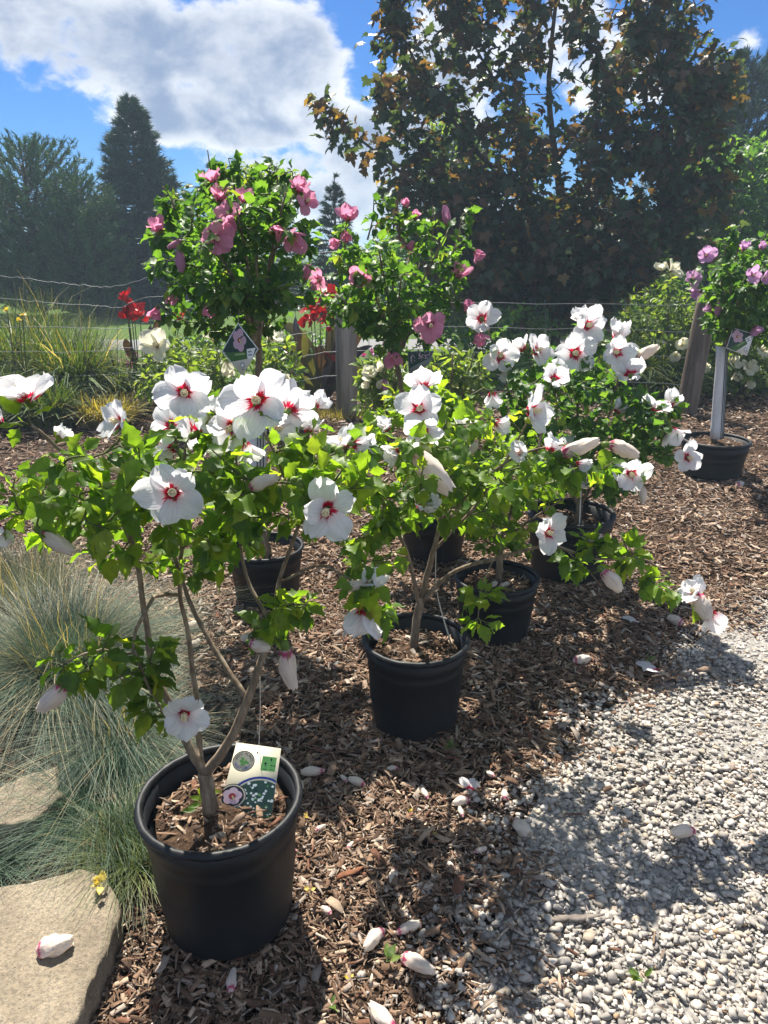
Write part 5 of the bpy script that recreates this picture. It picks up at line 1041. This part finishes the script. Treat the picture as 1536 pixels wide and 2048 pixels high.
stem_flowers('canna', 'red canna with burgundy leaves beside the square wooden post', 'canna', 640, 800, [(628, 620, 1.3), (622, 640, 1.2), (640, 628, 1.1), (668, 592, 1.1), (655, 600, 1.0), (668, 640, .6), (664, 712, .5)], 6.9, 'canna_red', .11, 1,
             [(640, 790, 590, 615, 45), (645, 780, 655, 600, 40), (650, 780, 690, 620, 40), (630, 700, 560, 640, 36), (640, 740, 565, 690, 34), (640, 760, 590, 740, 40), (660, 780, 640, 680, 45), (650, 800, 620, 700, 45), (660, 760, 745, 680, 30), (655, 770, 730, 640, 34), (650, 790, 760, 720, 34), (640, 800, 575, 655, 40), (655, 800, 700, 660, 40), (645, 800, 610, 640, 36), (650, 805, 585, 765, 40), (655, 805, 660, 640, 36)], 'red cannas by the fence')
stem_flowers('canna', 'red canna behind the wires between the pointed spruce and the densest pink standard', 'canna', 275, 780, [(250, 592, .7), (254, 603, .8), (268, 625, 1.2), (280, 622, 1.0), (263, 630, .8), (362, 632, .6)], 6.9, 'canna_red', .1, 2, [(290, 740, 300, 640, 34), (290, 740, 330, 660, 30), (280, 740, 250, 670, 30), (300, 740, 345, 690, 34), (285, 740, 315, 620, 24)], 'red cannas by the fence')
stem_flowers('daylily', 'yellow daylily blooms standing over the tall daylily clump', 'daylily', 30, 780, [(14, 622, .3), (45, 628, .15), (38, 640, .15)], 6.3, 'yellow', .05, 3)
stem_flowers('petunia', 'purple petunias beyond the fence by the road', 'petunia', 255, 745, [(238, 728, .7), (252, 734, .8), (262, 714, .6), (228, 724, .5), (245, 730, .6)], 8.3, 'purple', .1, 4, group='purple petunias beyond the fence')
stem_flowers('petunia', 'purple petunias beside the pale budded hydrangea', 'petunia', 760, 745, [(752, 712, .8), (770, 706, .7), (735, 710, .6), (585, 708, .6)], 7.4, 'purple', .1, 5, group='purple petunias beyond the fence')
# ---------------------------------------------------------------- fallen blooms, small weeds and odd chips
rf = np.random.default_rng(99)
def fallen(px, py, L, ang, label, group, z=.02, matn='spent', flat_=False):
    p = gnd(px, py, z); s = L * mpp(p) * .95; d = np.array([math.cos(ang), math.sin(ang), rf.normal(0, .12)]); d = unit(d); X = unit(np.cross(d, [0, 0, 1.])); R_ = np.stack([X, np.cross(d, X), d], -1)
    if flat_:
        o = empty('fallen_petals', p); tag(o, label, 'petal', group)
        for i in range(2): obj('petal', petals('petal', 'wide')[i + 2], o, mat4=Matrix.Rotation(ang + i * 1.3, 4, 'Z') @ Matrix.Rotation(.2 - .25 * i, 4, 'Y') @ Matrix.Scale(s * .8, 4))
        return o
    o = obj('fallen_bloom', spent_mesh(int(rf.integers(0, 6)), matn), None, mat4=mat4(R_, p - d * s / 2, s)); return tag(o, label, 'fallen bloom', group)
GM = 'spent blooms fallen on the bark mulch'
for lab, lst in (('spent pink-tipped bloom on the mulch close beside the card pot', [(626, 1543, 50, 3.3), (600, 1575, 36, 1.2)]), ('small rolled bloom on the mulch between the card pot and the corded pot', [(690, 1557, 22, 2.0), (716, 1562, 38, 2.6)]),
                 ('tiny bloom on the shaded mulch at the foot of the corded pot', [(786, 1536, 26, 2.9), (983, 1548, 22, 2.0)]), ('spent bloom among scattered stones in the shade between corded pot and gravel', [(850, 1588, 30, 2.0), (922, 1600, 42, 3.4), (922, 1624, 28, 1.8)]),
                 ('cream spent bloom standing on end in sunlit mulch beside the gravel', [(787, 1752, 48, 4.6)]), ('shaded purplish-tipped bloom on the mulch beside an upright cream one', [(858, 1774, 50, 3.2)]), ('one of two plump blooms lying close together on the mulch', [(746, 1874, 62, 3.8), (815, 1855, 56, .5)]),
                 ('largest cream bloom on the mulch, beside the broad-leaved green seedling', [(836, 1924, 80, 5.9)]), ('bloom lying in the card pot shadow on the mulch', [(461, 1962, 55, 1.8)]), ('shaded wilted bloom on dark mulch near a tiny green seedling', [(765, 2036, 80, 2.4)]), ('cream bloom lying on shaded mulch beside the loose white petals', [(1163, 1320, 38, .1)]),
                 ('rolled bloom on the mulch seen through the stems of the card pot shrub', [(505, 1274, 36, .5), (386, 1252, 36, .4), (390, 1288, 32, .8), (670, 1330, 26, 1.3)]), ('small pinkish bloom half hidden in mulch chips near the card pot', [(640, 1655, 26, .8), (655, 1820, 30, 2.2), (700, 1690, 24, 1.1), (585, 1700, 24, 2.7)]), ('small pale bloom among chips and stones at the mulch edge', [(960, 1700, 30, .4), (900, 1730, 28, 2.5), (1010, 1590, 26, 1.4)]), ('pink bloom on the mulch beside the squat pot', [(1480, 970, 30, .6)])):
    for (x, y, L, a) in lst: fallen(x, y, L, a, lab, GM)
GV = 'spent blooms fallen on the gravel'; LV = 'spent white hibiscus bloom lying on the pale gravel'
for (x, y, L, a) in [(1366, 1660, 56, 3.1), (1040, 1655, 58, 4.9), (1352, 1240, 34, 2.2)]: fallen(x, y, L, a, LV, GV, .035)
fallen(108, 1893, 72, .15, 'shrivelled pink-tipped bloom lying on the flat sandstone slab', None, SL_Z + .014)
for (x, y, L, a) in [(1318, 1345, 62, 2.4), (1278, 1245, 44, 2.6), (940, 1580, 40, 1.0)]: fallen(x, y, L, a, 'loose white hibiscus petals lying at the edge of the gravel', 'loose petals at the gravel edge', .035, flat_=True)
# spent blooms on pot soil
for (x, y, L, a) in [(990, 1140, 30, 4.2), (1012, 1132, 26, .6)]:
    p = at(x, y, 2.42); p[2] = sC[2] + .022; d = unit([math.cos(a), math.sin(a), .1]); X = unit(np.cross(d, [0, 0, 1.])); o = obj('fallen_bloom', spent_mesh(2, 'spent'), None, mat4=mat4(np.stack([X, np.cross(d, X), d], -1), p - d * .03, L * mpp(p))); tag(o, 'spent bloom lying on potting soil inside a black pot', 'fallen bloom', 'spent blooms on pot soil')
def weed(px, py, n, size, label, mat, seed, name='weed', group=None, z=.02):
    r = np.random.default_rng(seed); o = gnd(px, py, z); root = tag(empty(name, o), label, name.replace('_', ' '), group); ms = leaf_meshes('plain' if mat != 'yellow' else 'hib', mat)
    for i in range(n):
        a = r.uniform(0, 6.28); d = unit(np.array([math.cos(a), math.sin(a), r.uniform(.1, 1.1)])); obj('leaf', ms[i % 5], root, mat4=mat4(frames(d[None], np.array([[0, 0, 1.]]) + r.normal(0, .2, (1, 3)))[0], d * size * .25 + [0, 0, .01], size * r.uniform(.6, 1.1)))
    return root
for i, (x, y, n, s, lb_) in enumerate([(1283, 1965, 7, .028, 'small green weed sprouting from the gravel'), (772, 1932, 4, .034, 'broad-leaved green seedling in the mulch among fallen blooms'), (152, 1690, 9, .045, 'bright green weed between fescue blades and the flat slab'), (205, 1672, 5, .03, 'small scalloped green weed beside the fescue'), (905, 1500, 10, .022, 'low green weed at the foot of the corded pot'), (840, 1480, 6, .02, 'tiny green weed in the shade under the corded pot'), (660, 2020, 4, .02, 'tiny green seedling in the mulch near the card pot'), (1300, 1330, 5, .03, 'small green weed at the gravel edge by the loose petals'), (392, 1590, 0, .03, '')]):
    if n: weed(x, y, n, s, lb_, 'bush', 200 + i)
for i, (x, y) in enumerate([(617, 1640), (620, 1790), (870, 1672), (822, 1632), (700, 1965)]): weed(x, y, 2, .014, 'small curled yellow leaf lying on the bark mulch', 'yellow', 300 + i, 'yellow_leaf', 'yellow leaves on the mulch')
weed(203, 1778, 8, .022, 'withered yellow leaf cluster at the corner of the flat slab', 'yellow', 310, 'yellow_leaf', None, SL_Z + .012)
# sprout in the front pot
sp_ = sA + np.array([-.02, -.005, -.006]); root = tag(empty('sprout', sp_), 'small green sprout beside the stem in the card pot', 'sprout'); ms = leaf_meshes('plain', 'leaf')
for i, (dx, dz, a) in enumerate([(-.012, .045, 2.6), (-.02, .055, 1.4), (-.03, .02, 3.4), (-.004, .06, .6), (-.018, .035, 3.9)]):
    d = unit([math.cos(a), -.2, .4 * math.sin(a) + .2]); obj('leaf', ms[i % 5], root, mat4=mat4(frames(d[None], np.array([[.1, -.5, 1.]]))[0], np.array([dx, 0, dz]), .03))
V, F = tube(spline([(0, 0, 0), (-.012, 0, .03), (-.015, 0, .06)], 6), .001, 4); obj('stem', MB().add(V, F).mesh('stem', M['twig'], True, extra=False), root)
# driftwood-like pieces at the gravel's edge
for i, (x, y, L, a, lb_) in enumerate([(1150, 1835, 120, .12, 'long grey splintered bark piece lying on the gravel'), (995, 1790, 90, 2.2, 'short grey bark piece between mulch and gravel'), (700, 1745, 60, .5, 'reddish brown bark chunk on the mulch'), (1085, 1345, 80, .3, 'dark thin stick lying in the shade by the pots')]):
    p = gnd(x, y, .024); s = L * mpp(p); r = np.random.default_rng(400 + i); n = 9; c = np.array([math.cos(a), math.sin(a), 0]); P = np.array([c * s * (t - .5) + [0, 0, .004 * math.sin(t * 7)] for t in np.linspace(0, 1, n)]); V, F = tube(P, [.003, .007, .008, .006, .002], 7, rough=.45, rng=r); V[:, 2] *= .45; V[:, :2] += r.normal(0, .0012, V[:, :2].shape)
    col = [(.17, .145, .125), (.16, .135, .115), (.2, .085, .045), (.12, .085, .06)][i]; tag(obj('bark_piece', MB().add(V, F, col=col).mesh('bark_piece', M['chip'], False), None, p), lb_, 'bark piece')
# ---------------------------------------------------------------- summer haze
hm, hnt, hout = new_mat('summer_haze')
hv = N(hnt, 'ShaderNodeVolumePrincipled', inp={'Color': (.62, .82, 1.0, 1), 'Density': HAZE, 'Anisotropy': 0.0}); hnt.links.new(hv.outputs[0], hout.inputs['Volume'])
x0, x1, y0, y1, z0, z1 = -950, 950, -90, 1700, -1.0, 6.5
hb = MB().add([(x, y, z) for z in (z0, z1) for y in (y0, y1) for x in (x0, x1)], [np.array([[0, 2, 3, 1], [4, 5, 7, 6], [0, 1, 5, 4], [2, 6, 7, 3], [0, 4, 6, 2], [1, 3, 7, 5]])]).mesh('haze', hm, False, extra=False)
stuff(obj('haze', hb))
